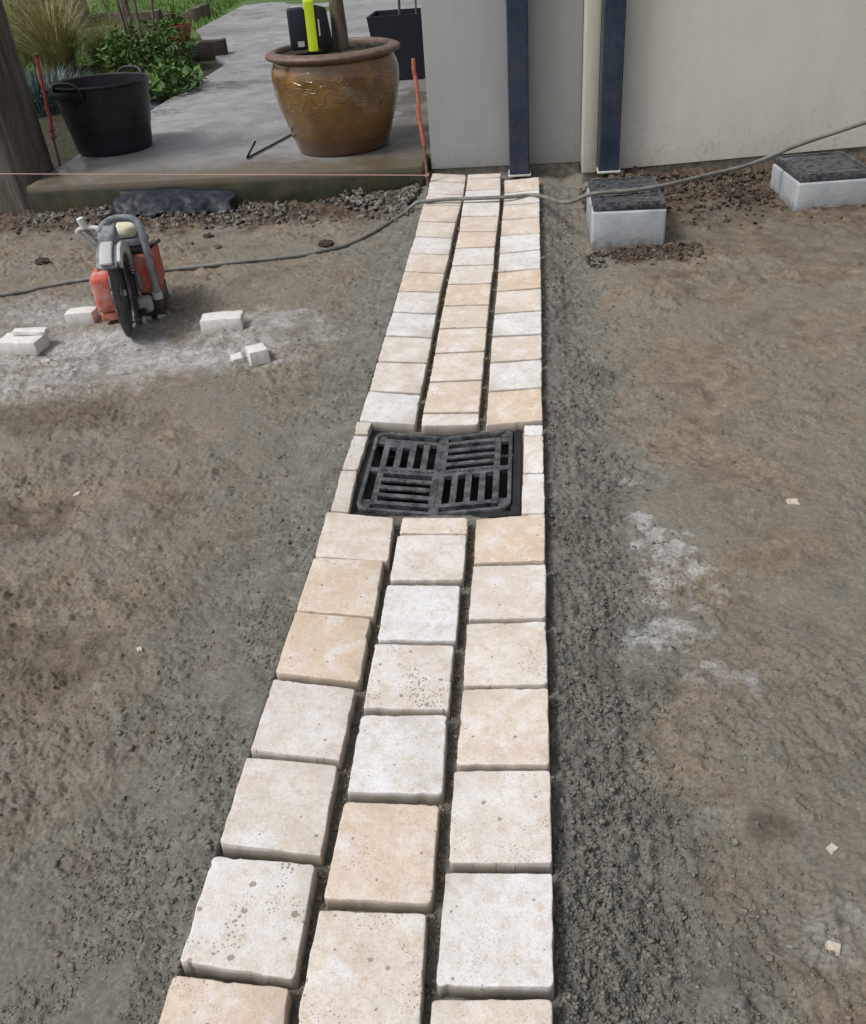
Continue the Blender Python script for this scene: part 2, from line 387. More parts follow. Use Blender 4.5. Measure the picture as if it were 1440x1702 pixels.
c = m.mix(c, (.075,.037,.011), m.math('MULTIPLY', lb, .7))
c = m.mix(c, m.ramp(n2, [(.3, .75), (.7, 1.15)]), .6, 'MULTIPLY')
m.set(color=c, rough=.2, spec=.6, coat=.5, coatr=.12); m.bump(lb, .6, .006); MAT['pot'] = m.m
simple('pot_rim', (.135,.085,.062), .5, 0, .3, 14, .2, 120, dust=(.20,.165,.145), dustamt=.6)

# ------------------------------------------------------------------ paver layout from the photograph
def z7(x, y): return (240+x/1.975, 840+y/1.975)
def z6(x, y): return (560+x/3.6, 270+y/3.6)
def z5(x, y): return (520+x/3.2727, 660+y/3.2727)
TILT = .012
def corner(p, row, outer):
    return on_strip(p[0], p[1], {'M': 0.0}.get(row, TILT if outer else .001))
quads = []   # (row, far-left, far-right, near-right, near-left, tone, pits)
def addq(row, pts, tone, pits=.3):
    fl, fr, nr, nl = pts
    lo, ro = (row == 'L'), (row == 'R')
    quads.append((row, corner(fl, row, lo), corner(fr, row, ro), corner(nr, row, ro), corner(nl, row, lo), tone, pits))
NEAR = {'L': [((600,20),(818,42),(800,182),(560,165),.55,.3), ((555,172),(783,180),(755,362),(500,345),.8,.45), ((497,350),(742,370),(705,578),(430,548),.85,.35),
              ((425,570),(692,602),(640,835),(348,803),.35,.35), ((335,828),(633,852),(580,1148),(248,1108),.4,.3), ((225,1150),(562,1180),(490,1555),(115,1495),.35,1.0), ((95,1540),(475,1585),(395,2080),(-45,2010),.75,.5)],
        'M': [((848,40),(1062,40),(1060,92),(838,90),.7,.1), ((833,98),(1058,97),(1045,243),(806,243),.4,.25), ((798,262),(1037,263),(1023,443),(765,440),.08,.2),
              ((757,455),(1017,458),(1000,668),(720,665),.4,.85), ((713,687),(995,690),(978,948),(665,938),.18,.25), ((655,975),(967,983),(943,1303),(590,1290),.72,.4), ((575,1328),(925,1340),(900,1760),(490,1745),.5,.55)],
        'R': [((1090,45),(1315,28),(1315,180),(1083,187),.85,.3), ((1080,198),(1318,193),(1318,368),(1065,372),.45,.2), ((1058,390),(1318,382),(1325,585),(1048,590),.5,.5),
              ((1045,605),(1325,600),(1330,850),(1025,850),.6,.2), ((1018,873),(1332,870),(1338,1172),(1000,1172),.38,.4), ((988,1208),(1338,1208),(1345,1580),(958,1577),.18,.3), ((945,1625),(1340,1620),(1350,2100),(900,2105),.55,.3)]}
for row in NEAR:
    for fl, fr, nr, nl, tn, pt in NEAR[row]: addq(row, [z7(*fl), z7(*fr), z7(*nr), z7(*nl)], tn, pt)
FAR = {'L': [((575,62),(770,72)), ((560,105),(768,122)), ((545,183),(757,193)), ((520,250),(740,258)), ((490,350),(712,357)), ((470,440),(690,452)), ((435,540),(672,552)), ((405,650),(645,662)), ((370,768),(618,775)), ((335,893),(595,903)), ((290,1035),(570,1048)), ((245,1190),(540,1200)), ((193,1365),(500,1385)), ((134,1548),(466,1571))],
       'M': [((785,68),(985,62)), ((783,95),(980,88)), ((773,165),(980,158)), ((757,240),(975,235)), ((745,322),(970,318)), ((733,412),(957,410)), ((710,512),(945,503)), ((690,617),(940,610)), ((665,728),(922,722)), ((640,855),(911,850)), ((613,992),(897,985)), ((588,1140),(885,1130)), ((556,1312),(868,1300)), ((517,1500),(852,1495)), ((505,1580),(845,1572))],
       'R': [((1005,105),(1210,85)), ((1005,182),(1212,160)), ((1000,255),(1213,238)), ((990,345),(1213,325)), ((982,438),(1215,420)), ((975,545),(1217,518)), ((967,655),(1220,632)), ((957,772),(1222,750)), ((945,905),(1225,882)), ((932,1042),(1225,1025)), ((920,1198),(1225,1175)), ((908,1370),(1225,1345)), ((892,1575),(1231,1545))]}
TONES = {'L': [.6,.3,.5,.7,.5,.25,.65,.75,.25,.12,.45,.45,.1], 'M': [.5,.55,.15,.3,.65,.75,.25,.5,.85,.6,.65,.6,.7,.45], 'R': [.7,.3,.6,.7,.12,.15,.85,.55,.12,.55,.2,.85]}
rng = random.Random(5)
for row in FAR:
    b = FAR[row]
    for k in range(len(b)-1):
        A, Bq = b[k], b[k+1]
        w0 = corner(z6(*A[0]), row, row == 'L'); w1 = corner(z6(*A[1]), row, row == 'R')
        w2 = corner(z6(*Bq[1]), row, row == 'R'); w3 = corner(z6(*Bq[0]), row, row == 'L')
        j = .0085
        w0[1] -= j; w1[1] -= j; w2[1] += j; w3[1] += j
        quads.append((row, w0, w1, w2, w3, TONES[row][k], rng.choice([.15,.25,.4,.5])))
for pts, tn in (([(240,133),(318,140),(300,200),(228,195)], .5), ([(220,210),(300,212),(245,395),(163,390)], .3), ([(155,400),(240,402),(195,622),(98,612)], .5)):
    addq('L', [z5(*p) for p in pts], tn, .2); q = quads[-1]
for pts, tn in (([(1152,153),(1252,152),(1250,203),(1148,205)], .15), ([(1150,212),(1255,210),(1253,408),(1145,410)], .4), ([(1143,420),(1258,415),(1262,630),(1138,632)], .2)):
    addq('R', [z5(*p) for p in pts], tn, .2)
# strip edges as functions of y
def edge_fn(row, i, k, pick):
    pts = []
    for q in quads:
        if q[0] == row: pts += [(q[i][1], q[i][0]), (q[k][1], q[k][0])]
    pts.sort(); ys = np.array([p[0] for p in pts]); xs = np.array([p[1] for p in pts])
    co = np.polyfit(ys, xs, 3); return lambda y: np.polyval(co, np.clip(y, .2, 5.8))
xL = edge_fn('L', 1, 4, min); xR = edge_fn('R', 2, 3, max)
GX0, GX1, GY0, GY1 = -.585, -.035, 2.235, 2.80      # drain opening

# ------------------------------------------------------------------ ground heights
def ground_parts(X, Y):   # distances to the strip edges and the mortar cover
    dl = xL(Y)-X; dr = X-xR(Y)
    wob = fbm(X, Y, 31, .35, 4)
    wl_ = .20+.13*wob+.06*np.clip(3.5-Y, -1, 2.5)*.3
    wr_ = .27+.13*fbm(X, Y, 37, .3, 4)-.03*np.clip(Y-3, 0, 3)
    endf = 1-sstep(5.45, 5.75, Y)
    smear = .5*sstep(.55, .05, dl+.3*wob-.10*np.clip(2.2-Y, 0, 2))
    mort = np.maximum(np.maximum(.9*sstep(.10, -.06, dl-wl_), smear)*(dl > -.7), sstep(.10, -.06, dr-wr_)*(dr > -.7))*endf
    return dl, dr, mort
def ground_h(X, Y, fine=True):
    X = np.asarray(X, float); Y = np.asarray(Y, float)
    dl, dr, mort = ground_parts(X, Y)
    base = zz(Y)
    base = np.where(np.abs(Y-YG) < .5, (S1+S2)/2*.25+(S2-S1)/2*(Y-YG)+(S1+S2)/2*(Y-YG)**2, base)
    inside = sstep(.012, -.004, np.maximum(dl, dr))
    h = base-.035+.022*fbm(X, Y, 3, 1.1, 2)+.010*fbm(X, Y, 5, .35, 2)
    # haunch beside the strip: left nearly flush, right lower
    d = np.where(dl > dr, dl, dr); lev = np.where(dl > dr, -.014, -.030)
    hm = base+lev-.045*sstep(.03, .32, d)+.005*fbm(X, Y, 8, .25, 2)
    near = sstep(.42, .12, d)
    h = h*(1-near)+hm*near
    # dark ditch at the right of the far half, bank by the wall and the patio
    h = h-.020*sstep(2.6, 3.6, Y)*np.exp(-((dr-.13)/.09)**2)
    bank = sstep(5.0, 5.5, Y)*sstep(-.05, .15, dl)
    h = h-.030*bank
    bank2 = sstep(5.0, 5.6, Y)*sstep(.25, .5, dr); h = h+.02*bank2
    if fine:
        so = 1-mort
        wet = .5+.5*np.tanh(2*fbm(X, Y, 41, .5, 3))
        XR = X*.86+Y*.5; YR = (-X*.5+Y*.86)
        def billow(x, y, seed, scale, oct, gain=.55):
            t = 0; a = 1.0; f = 1.0/scale
            for k in range(oct): t = t+a*(np.abs(vnoise(x*f+k*11.7, y*f-k*5.3, seed+k))*2-.6); a *= gain; f *= 2.1
            return t
        B1 = billow(X, Y, 11, .11, 5); B2 = billow(X, Y, 14, .040, 4, .62)
        scr = billow(XR, YR*.35, 17, .06, 3, .6)
        B3 = billow(X, Y, 24, .016, 3, .65)
        h = h+so*((.0060*B1+.0036*scr)*(.10+1.1*wet)+(.0026*B2+.0012*B3)*(.4+wet))
        d1, d2, hid = worley(X+.03*fbm(X, Y, 71, .05, 3), Y+.03*fbm(X, Y, 72, .05, 3), 21, .085)
        h = h+so*np.where(hid > .80, (.010+.006*B2)*np.clip(1-(d1/.42)**2, 0, 1)*(.4+wet), 0)
        cr = sstep(.30, .62, .5+.6*fbm(X, Y, 43, .22, 3)+.25*np.where(dr > 0, 1, 0)*sstep(.28, .1, dr)+.12)
        h = h+mort*np.where(dr > 0, 1.0, .55)*(.0110*B2+.0035*B3+.005*billow(X, Y, 19, .085, 3))*(.25+.75*cr)*(.4+.6*sstep(.0, .05, d))
        def crack(seed, scale, wd):
            n_ = vnoise(X/scale+.35*fbm(X, Y, seed+3, scale*.35, 2), Y/scale+.35*fbm(X, Y, seed+5, scale*.35, 2), seed)
            g_ = sstep(.02, .30, fbm(X, Y, seed+9, scale*1.1, 3))
            return (1-sstep(0, wd, np.abs(n_)))*g_
        wn_ = .10+.012*Y
        side_r = np.where(dr > 0, 1.0, .45)
        h = h-(so*.0065*(.4+wet)+side_r*mort*.010*(.3+.7*cr))*np.maximum(crack(101, .055, wn_), crack(131, .12, wn_*.55))
        h = h-(so*.25+mort*side_r)*.006*crack(151, .026, .16)
        rough = bank*sstep(.02, .3, dl)+bank2
        h = h+rough*(.020*fbm(X, Y, 45, .12, 4, .65)+.009*B2)
    h = h*(1-inside)+inside*(base-.038+(.004*fbm(X, Y, 51, .03, 3) if fine else 0))
    pit = (X > GX0+.03) & (X < GX1-.03) & (Y > GY0+.03) & (Y < GY1-.03)
    h = np.where(pit, -.34, h)
    return h
def gz(x, y): return float(ground_h(np.array([x]), np.array([y]))[0])
def gz_max(x, y, r=.04):
    a = np.linspace(-r, r, 7); XX, YY = np.meshgrid(x+a, y+a); return float(ground_h(XX, YY).max())
def gz_mean(x, y, r=.04):
    a = np.linspace(-r, r, 7); XX, YY = np.meshgrid(x+a, y+a); return float(ground_h(XX, YY).mean())

NU = 980
ys = [.22]
while ys[-1] < 6.3: ys.append(ys[-1]+.0025+.0014*ys[-1])
ys = np.array(ys); u = np.linspace(-1, 1, NU)
Xg = (-.25-.22*ys/6*2)[:, None]+u[None, :]*(1.25+.56*ys)[:, None]; Yg = np.repeat(ys[:, None], NU, 1)
Hg = ground_h(Xg, Yg); _, _, mortg = ground_parts(Xg, Yg)
# dust and dark masks
nz = fbm(Xg, Yg, 61, .22, 5, .6); nzf = fbm(Xg, Yg, 62, .06, 4, .6)
dustm = np.zeros_like(Xg)
for px, py, rx, ry, s in ((215,585,.62,.20,1.0), (90,575,.62,.22,1.0), (20,620,.55,.18,.8), (420,545,.32,.22,.85), (330,580,.35,.12,.9), (70,520,.45,.16,.7)):
    c = at_z(px, py, .02); dd = ((Xg-c[0])/rx)**2+((Yg-c[1])/ry)**2
    dustm = np.maximum(dustm, s*sstep(2.3, -.3, dd+.9*nz+.5*nzf))
for px, py, rx, ry, s in ((1105,905,.075,.09,1.0), (1130,960,.11,.11,.75), (1100,1050,.09,.07,.8), (1200,1125,.08,.05,.6), (1065,850,.035,.05,.9), (1040,785,.03,.03,.7), (1390,1570,.10,.05,.4)):
    c = at_z(px, py, -.02); dd = ((Xg-c[0])/rx)**2+((Yg-c[1])/ry)**2
    dustm = np.maximum(dustm, s*sstep(1.5, .0, dd+1.6*nzf+.6*nz))
dlg, drg, _ = ground_parts(Xg, Yg)
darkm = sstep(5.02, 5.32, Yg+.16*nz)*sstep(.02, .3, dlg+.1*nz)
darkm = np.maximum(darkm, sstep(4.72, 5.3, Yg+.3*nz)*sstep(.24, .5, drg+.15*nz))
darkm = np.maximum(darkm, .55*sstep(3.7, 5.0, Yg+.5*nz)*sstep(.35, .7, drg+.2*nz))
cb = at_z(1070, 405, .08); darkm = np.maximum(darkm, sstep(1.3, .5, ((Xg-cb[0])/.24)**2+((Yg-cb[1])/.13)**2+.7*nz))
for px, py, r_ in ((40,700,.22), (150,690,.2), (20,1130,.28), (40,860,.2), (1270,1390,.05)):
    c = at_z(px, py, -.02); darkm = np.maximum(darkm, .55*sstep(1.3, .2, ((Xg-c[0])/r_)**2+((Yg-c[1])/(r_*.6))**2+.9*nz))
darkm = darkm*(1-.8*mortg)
dryp = sstep(1.0, .0, np.maximum(dlg, drg)/.02+.5)    # bed between the rows: grey
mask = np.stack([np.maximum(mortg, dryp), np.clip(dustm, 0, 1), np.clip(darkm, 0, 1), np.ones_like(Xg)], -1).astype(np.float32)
ny = len(ys)
co = np.stack([Xg, Yg, Hg], -1).reshape(-1, 3)
idx = np.arange(ny*NU).reshape(ny, NU)
fq = np.stack([idx[:-1, :-1], idx[:-1, 1:], idx[1:, 1:], idx[1:, :-1]], -1).reshape(-1, 4)
me = bpy.data.meshes.new('soil_ground')
me.vertices.add(len(co)); me.vertices.foreach_set('co', co.ravel())
me.loops.add(fq.size); me.loops.foreach_set('vertex_index', fq.ravel().astype(np.int32))
me.polygons.add(len(fq)); me.polygons.foreach_set('loop_start', np.arange(0, fq.size, 4, dtype=np.int32))
me.polygons.foreach_set('use_smooth', np.ones(len(fq), bool))
me.update(calc_edges=True)
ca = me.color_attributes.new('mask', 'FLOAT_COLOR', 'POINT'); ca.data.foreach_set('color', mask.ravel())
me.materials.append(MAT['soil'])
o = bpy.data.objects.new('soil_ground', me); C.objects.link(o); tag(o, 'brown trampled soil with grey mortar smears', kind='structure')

# far ground to the horizon
g = MB(); g.add([(-150,-60,-.42),(150,-60,-.42),(150,300,-.42),(-150,300,-.42)], [(0,1,2,3)])
tag(g.build('terrain', MAT['lawn']), 'grassy ground reaching to the horizon', kind='structure')
PZ = .213; PFRONT = 5.65
def lawn_h(X, Y): return .10+.05*fbm(X, Y, 81, 2.5, 3)+.010*np.clip(Y-8, 0, 12)
lx = np.linspace(-40, -3.05, 190)**1.0; ly = np.concatenate([np.linspace(6.12, 24, 130), np.linspace(24.5, 80, 30)])
lx = -3.05-(np.linspace(0, 1, 130)**2.2)*38
LX, LY = np.meshgrid(lx, ly); LZ = lawn_h(LX, LY)
gi = np.arange(LX.size).reshape(LX.shape)
lf = np.stack([gi[:-1, :-1], gi[1:, :-1], gi[1:, 1:], gi[:-1, 1:]], -1).reshape(-1, 4)
lm = MB(); lm.v = [tuple(p) for p in np.stack([LX, LY, LZ], -1).reshape(-1, 3)]; lm.f = [tuple(q) for q in lf]
tag(lm.build('lawn', MAT['lawn'], smooth=True), 'green lawn behind the planting bed', kind='structure')

simple('bed_soil', (.035,.030,.020), .95, 0, .5, 9, 1.0, 50, .02, dust=(.05,.07,.025), dustamt=.7)
bx_ = np.linspace(-7.2, -3.2, 60); by_ = np.linspace(6.12, 11.6, 70); BX, BY = np.meshgrid(bx_, by_); BZ = lawn_h(BX, BY)+.03*np.clip(fbm(BX, BY, 85, .3, 3)+.5, .15, 1)
gi = np.arange(BX.size).reshape(BX.shape); bf = np.stack([gi[:-1, :-1], gi[:-1, 1:], gi[1:, 1:], gi[1:, :-1]], -1).reshape(-1, 4)
bm_ = MB(); bm_.v = [tuple(p) for p in np.stack([BX, BY, BZ], -1).reshape(-1, 3)]; bm_.f = [tuple(q) for q in bf]
tag(bm_.build('planting_bed', MAT['bed_soil'], smooth=True), 'dark planting bed left of the patio', kind='structure')

# patio: two slabs with a joint
def slab(pts, z0, z1, name, label):
    b = MB(); n = len(pts); b.add([(x, y, z0) for x, y in pts]+[(x, y, z1) for x, y in pts], [tuple(range(n-1, -1, -1)), tuple(range(n, 2*n))]+[(i, (i+1) % n, n+(i+1) % n, n+i) for i in range(n)])
    return tag(b.build(name, MAT['patio'], bevel=.012, seg=2, fix=True), label, kind='structure')
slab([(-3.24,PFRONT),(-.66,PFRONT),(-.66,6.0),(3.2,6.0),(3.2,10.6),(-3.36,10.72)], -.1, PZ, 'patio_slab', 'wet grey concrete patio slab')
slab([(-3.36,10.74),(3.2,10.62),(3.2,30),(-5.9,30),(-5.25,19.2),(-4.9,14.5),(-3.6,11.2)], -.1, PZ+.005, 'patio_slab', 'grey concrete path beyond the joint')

# ------------------------------------------------------------------ paved strip
rng = random.Random(11)
strip = thing('paved_drainage_strip', 'strip of three rows of cream stone pavers running to the wall', 'paving', (0,0,0))
def paver(q, thick=.062):
    row, fl, fr, nr, nl, tone, pits = q
    c = (fl+fr+nr+nl)/4
    P4 = [Vector(p-c) for p in (nl, nr, fr, fl)]
    L = min((P4[1]-P4[0]).length, (P4[2]-P4[1]).length)
    rad = min(.009, L*.13)*rng.uniform(.5, 1.2); n = 5; ph = rng.uniform(0, 90)
    outl = []; rads = [rad*rng.uniform(.5, 1.5) for _ in range(4)]
    for i in range(4):
        p, a, b = P4[i], P4[i-1], P4[(i+1) % 4]
        da = (a-p).normalized(); db = (b-p).normalized(); r = rads[i]; rn = rads[(i+1) % 4]
        s = p+da*r; e = p+db*r
        for k in range(n):
            t = k/(n-1); outl.append(s*(1-t)**2+p*2*t*(1-t)+e*t*t)
        ln = (b-p).length; m_ = max(2, int(ln/.008))
        ctl = [rng.gauss(0, .0008) for _ in range(9)]; chip = rng.random(); chipn = rng.random() < .35
        for k in range(1, m_):
            t = r/ln+(1-(r+rn)/ln)*k/m_
            tt = t*7.99; w = ctl[int(tt)]*(1-tt % 1)+ctl[int(tt)+1]*(tt % 1)+rng.gauss(0, .00025)-(.0028*max(0, 1-((t-chip)*ln/.012)**2) if chipn else 0)
            nrm = Vector((db.y, -db.x, 0)); outl.append(p+db*(ln*t)+nrm*w)
    N = len(outl); b = rng.uniform(.0016, .0028)
    cen = Vector((0,0,0)); vs = []; fs = []
    def ring(inset, z, jit=0):
        for p in outl:
            d = cen-p; d.z = 0; l = d.length
            q_ = p+d*(inset/max(l, 1e-6)); vs.append((q_.x, q_.y, p.z*(1-inset/max(l, 1e-6))+z+rng.gauss(0, jit)))
    ring(-.003, -thick); ring(0, -b*1.5, .0004); ring(b*.25, -b*.6, .0004); ring(b*.9, -b*.1, .0004); ring(b*2.0, 0, .0001)
    nr_ = 5
    k0 = max(p.length for p in outl)
    for fr_ in (.35, .65):
        for p in outl:
            s = 1-fr_; vs.append((p.x*s, p.y*s, p.z*s))
    vs.append((0, 0, 0)); R_ = 7
    for i in range(R_-1):
        for k in range(N): fs.append((i*N+k, i*N+(k+1) % N, (i+1)*N+(k+1) % N, (i+1)*N+k))
    for k in range(N): fs.append(((R_-1)*N+k, (R_-1)*N+(k+1) % N, R_*N))
    fs.append(tuple(range(N-1, -1, -1)))
    mb = MB(); mb.add(vs, fs)
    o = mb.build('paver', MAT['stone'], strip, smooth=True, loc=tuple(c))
    o['tone'] = float(min(1, max(0, tone))); o['pits'] = float(pits)
    o.rotation_euler = (rng.gauss(0, .006), rng.gauss(0, .006), rng.gauss(0, .004))
    return o
for q in quads: paver(q)

# ------------------------------------------------------------------ drain grate
gcx, gcy = (GX0+GX1)/2-.003, (GY0+GY1)/2
drain = thing('drain_grate', 'black cast iron drain grate set in the stone strip', 'grate', (gcx, gcy, -.028))
A = .245
def vz(x): return .10*abs(x)-.010
def vbox(mb, x0, x1, y0, y1, z0, z1):
    xs_ = [x0]+([0.0] if x0 < -1e-6 and x1 > 1e-6 else [])+[x1]
    for a, b_ in zip(xs_[:-1], xs_[1:]):
        mb.add([(a,y0,z0+vz(a)),(b_,y0,z0+vz(b_)),(b_,y1,z0+vz(b_)),(a,y1,z0+vz(a)),(a,y0,z1+vz(a)),(b_,y0,z1+vz(b_)),(b_,y1,z1+vz(b_)),(a,y1,z1+vz(a))],
               [(0,3,2,1),(4,5,6,7),(0,1,5,4),(1,2,6,5),(2,3,7,6),(3,0,4,7)])
fr = MB()
for (x0,x1,y0,y1) in ((-A-.028,A+.028,-A-.028,-A-.004),(-A-.028,A+.028,A+.004,A+.028),(-A-.028,-A-.004,-A-.004,A+.004),(A+.004,A+.028,-A-.004,A+.004)):
    vbox(fr, x0, x1, y0, y1, -.09, -.006)
fr.build('frame', MAT['iron_dark'], drain)
# rim: rounded square ring that follows the dished shape
def rsq(h, r, n=6):
    pts = []
    for cxs, cys, a0 in ((1,1,0),(-1,1,90),(-1,-1,180),(1,-1,270)):
        for k in range(n+1):
            a = math.radians(a0+90*k/n); pts.append((cxs*(h-r)+r*math.cos(a), cys*(h-r)+r*math.sin(a)))
    out = []
    for i, p in enumerate(pts):
        q_ = pts[(i+1) % len(pts)]; out.append(p)
        if (p[0] > 1e-6) != (q_[0] > 1e-6) and abs(p[0]-q_[0]) > .1: out.append((0.0, p[1]))
    return out
o1 = rsq(A, .035); o2 = rsq(A-.013, .026); rim = MB(); n = len(o1)
vsr = [(x,y,-.03+vz(x)) for x,y in o1]+[(x,y,.004+vz(x)) for x,y in o1]+[(x,y,.004+vz(x)) for x,y in o2]+[(x,y,-.03+vz(x)) for x,y in o2]
fsr = []
for i in range(n):
    j = (i+1) % n
    for k in range(4): fsr.append((k*n+i, k*n+j, ((k+1) % 4)*n+j, ((k+1) % 4)*n+i))
rim.add(vsr, fsr); rim.build('rim', MAT['iron'], drain, bevel=.0022, fix=True)
a = .205
for (x0,x1,y0,y1) in ((-.016,.016,a,A-.010),(-.016,.016,-A+.010,-a),(a,A-.010,-.013,.013),(-A+.010,-a,-.013,.013)):
    tie = MB(); vbox(tie, x0, x1, y0, y1, -.016, -.0003); tie.build('tie_lug', MAT['iron'], drain)
for sx in (-1, 1):
    for sy in (-1, 1):
        tie = MB(); vbox(tie, min(sx*a, sx*(A-.012)), max(sx*a, sx*(A-.012)), min(sy*(a-.028), sy*(a+.022)), max(sy*(a-.028), sy*(a+.022)), -.016, -.004); tie.build('corner_lug', MAT['iron'], drain)
for qx, qy, horiz in ((-1,1,False),(1,1,True),(-1,-1,True),(1,-1,False)):
    x0, x1 = (0.0, a) if qx > 0 else (-a, 0.0); y0, y1 = (0.0, a) if qy > 0 else (-a, 0.0)
    x0 += .0006; x1 -= .0006; y0 += .0006; y1 -= .0006
    e = .020; pn = MB()
    vbox(pn, x0, x1, y0, y0+e, -.016, .0); vbox(pn, x0, x1, y1-e, y1, -.016, .0); vbox(pn, x0, x0+e, y0+e, y1-e, -.016, .0); vbox(pn, x1-e, x1, y0+e, y1-e, -.016, .0)
    if (qx, qy) == (-1, 1):
        vbox(pn, x0+e, x0+e+.072, y1-e-.034, y1-e, -.016, .0)
    pan = pn.build('panel', MAT['iron'], drain)
    lo, hi = (y0+e, y1-e) if horiz else (x0+e, x1-e); bw = .0205; gap = ((hi-lo)-3*bw)/4
    for k in range(3):
        s = lo+gap+(gap+bw)*k; bmb = MB()
        if horiz: vbox(bmb, x0+e, x1-e, s, s+bw, -.007, -.0006)
        else:
            top = y1-e-(.034 if (qx, qy) == (-1, 1) and k < 1 else 0)
            vbox(bmb, s, s+bw, y0+e, top, -.014, -.0006)
        br = bmb.build('bar', MAT['iron'], pan)
    # cast studs
rs = random.Random(3); st = MB()
for k in range(26):
    x = -a+.012+k*(2*a-.024)/25
    if abs(x) < .02: continue
    m_ = Matrix.Translation((x, rs.uniform(-.006, .006), vz(x)+.001)) @ Matrix.Rotation(rs.uniform(-.8, .8), 4, 'Z')
    st.box(-.0045, .0045, -.002, .002, -.002, .003, m_)
tag(st.build('cast_studs', MAT['iron'], drain), kind='stuff')
sump = MB()
for (x0,x1,y0,y1) in ((-.25,.25,-.262,-.247),(-.25,.25,.247,.262),(-.265,-.25,-.262,.262),(.25,.265,-.262,.262)): sump.box(x0,x1,y0,y1,-.33,-.10)
sump.build('sump', MAT['pit'], drain)

# ------------------------------------------------------------------ house walls and downpipes
house = thing('house', 'rendered house walls in grey and cream at the strip end', 'house', (.0, 5.9, 0))
def hb(name, mat, x0, x1, y0, y1, z0, z1, bevel=.006):
    b = MB(); b.box(x0, x1, y0-5.9, y1-5.9, z0, z1); return b.build(name, MAT[mat], house, bevel=bevel)
WY = 5.84
hb('wall', 'render_grey', -.62, .31, WY, 9.0, .145, 3.0)
b = MB(); ang = math.radians(4.5)
ex = .40+3.2*math.cos(ang); ey = 5.64+3.2*math.sin(ang)
b.add([(.40,5.645-5.9,.135),(ex,ey+.005-5.9,.20),(ex,9-5.9,.20),(.40,9-5.9,.135),(.40,5.645-5.9,3),(ex,ey+.005-5.9,3),(ex,9-5.9,3),(.40,9-5.9,3)], [(0,3,2,1),(4,5,6,7),(0,1,5,4),(1,2,6,5),(2,3,7,6),(3,0,4,7)])
b.build('wall', MAT['render_cream'], house)
hb('corner_trim', 'render_trim', .312, .398, 5.632, 8.9, .128, 3.0, .008)
hb('plinth', 'plinth', -.60, .308, WY+.015, 8.8, -.05, .143, 0)
b = MB(); b.add([(.315,5.652-5.9,-.05),(ex,ey+.012-5.9,-.05),(ex,8.9-5.9,-.05),(.315,8.9-5.9,-.05),(.315,5.652-5.9,.126),(ex,ey+.012-5.9,.197),(ex,8.9-5.9,.197),(.315,8.9-5.9,.126)], [(0,3,2,1),(4,5,6,7),(0,1,5,4),(1,2,6,5),(2,3,7,6),(3,0,4,7)])
b.build('plinth', MAT['plinth'], house)
def downpipe(x0, x1, yf, yb, zb, label):
    cx, cy = (x0+x1)/2, (yf+yb)/2; w = (x1-x0)/2; d = (yb-yf)/2
    t = thing('downpipe', label, 'downpipe', (cx, cy, zb))
    prof = []          # fluted rectangular section
    nf = 7
    for k in range(nf*4+1):
        u_ = -w+.008+(2*w-.016)*k/(nf*4); prof.append((u_, -d+(.0010 if (k//2) % 2 else 0)))
    prof += [(w-.002, -d+.003), (w, -d+.008), (w, d-.006), (w-.006, d), (-w+.006, d), (-w, d-.006), (-w, -d+.008), (-w+.002, -d+.003)]
    n = len(prof); b = MB(); H_ = 2.9-zb
    b.add([(x, y, 0.0) for x, y in prof]+[(x, y, H_) for x, y in prof], [(i, (i+1) % n, n+(i+1) % n, n+i) for i in range(n)]+[tuple(range(n, 2*n))])
    b.build('pipe', MAT['pipe_navy'], t)
    c = MB(); e = .009
    c.box(-w-e, w+e, -d-e, -d-.0015, -.012, .000); c.box(-w-e, -w-.0015, -d-.0015, d, -.012, .000); c.box(w+.0015, w+e, -d-.0015, d, -.012, .000)
    c.build('collar', MAT['white_plastic'], t, bevel=.002)
    for zc in (.95, 2.0):
        k = MB(); k.box(-w-.03, w+.03, d-.014, d-.008, zc, zc+.03)
        k.build('bracket', MAT['pipe_navy'], t)
    return t
downpipe(-.126, -.005, 5.705, WY-.004, .122, 'navy downpipe ending on the far end of the paver strip')
downpipe(.405, .522, 5.545, 5.640, .157, 'navy downpipe on the cream wall behind the concrete box')

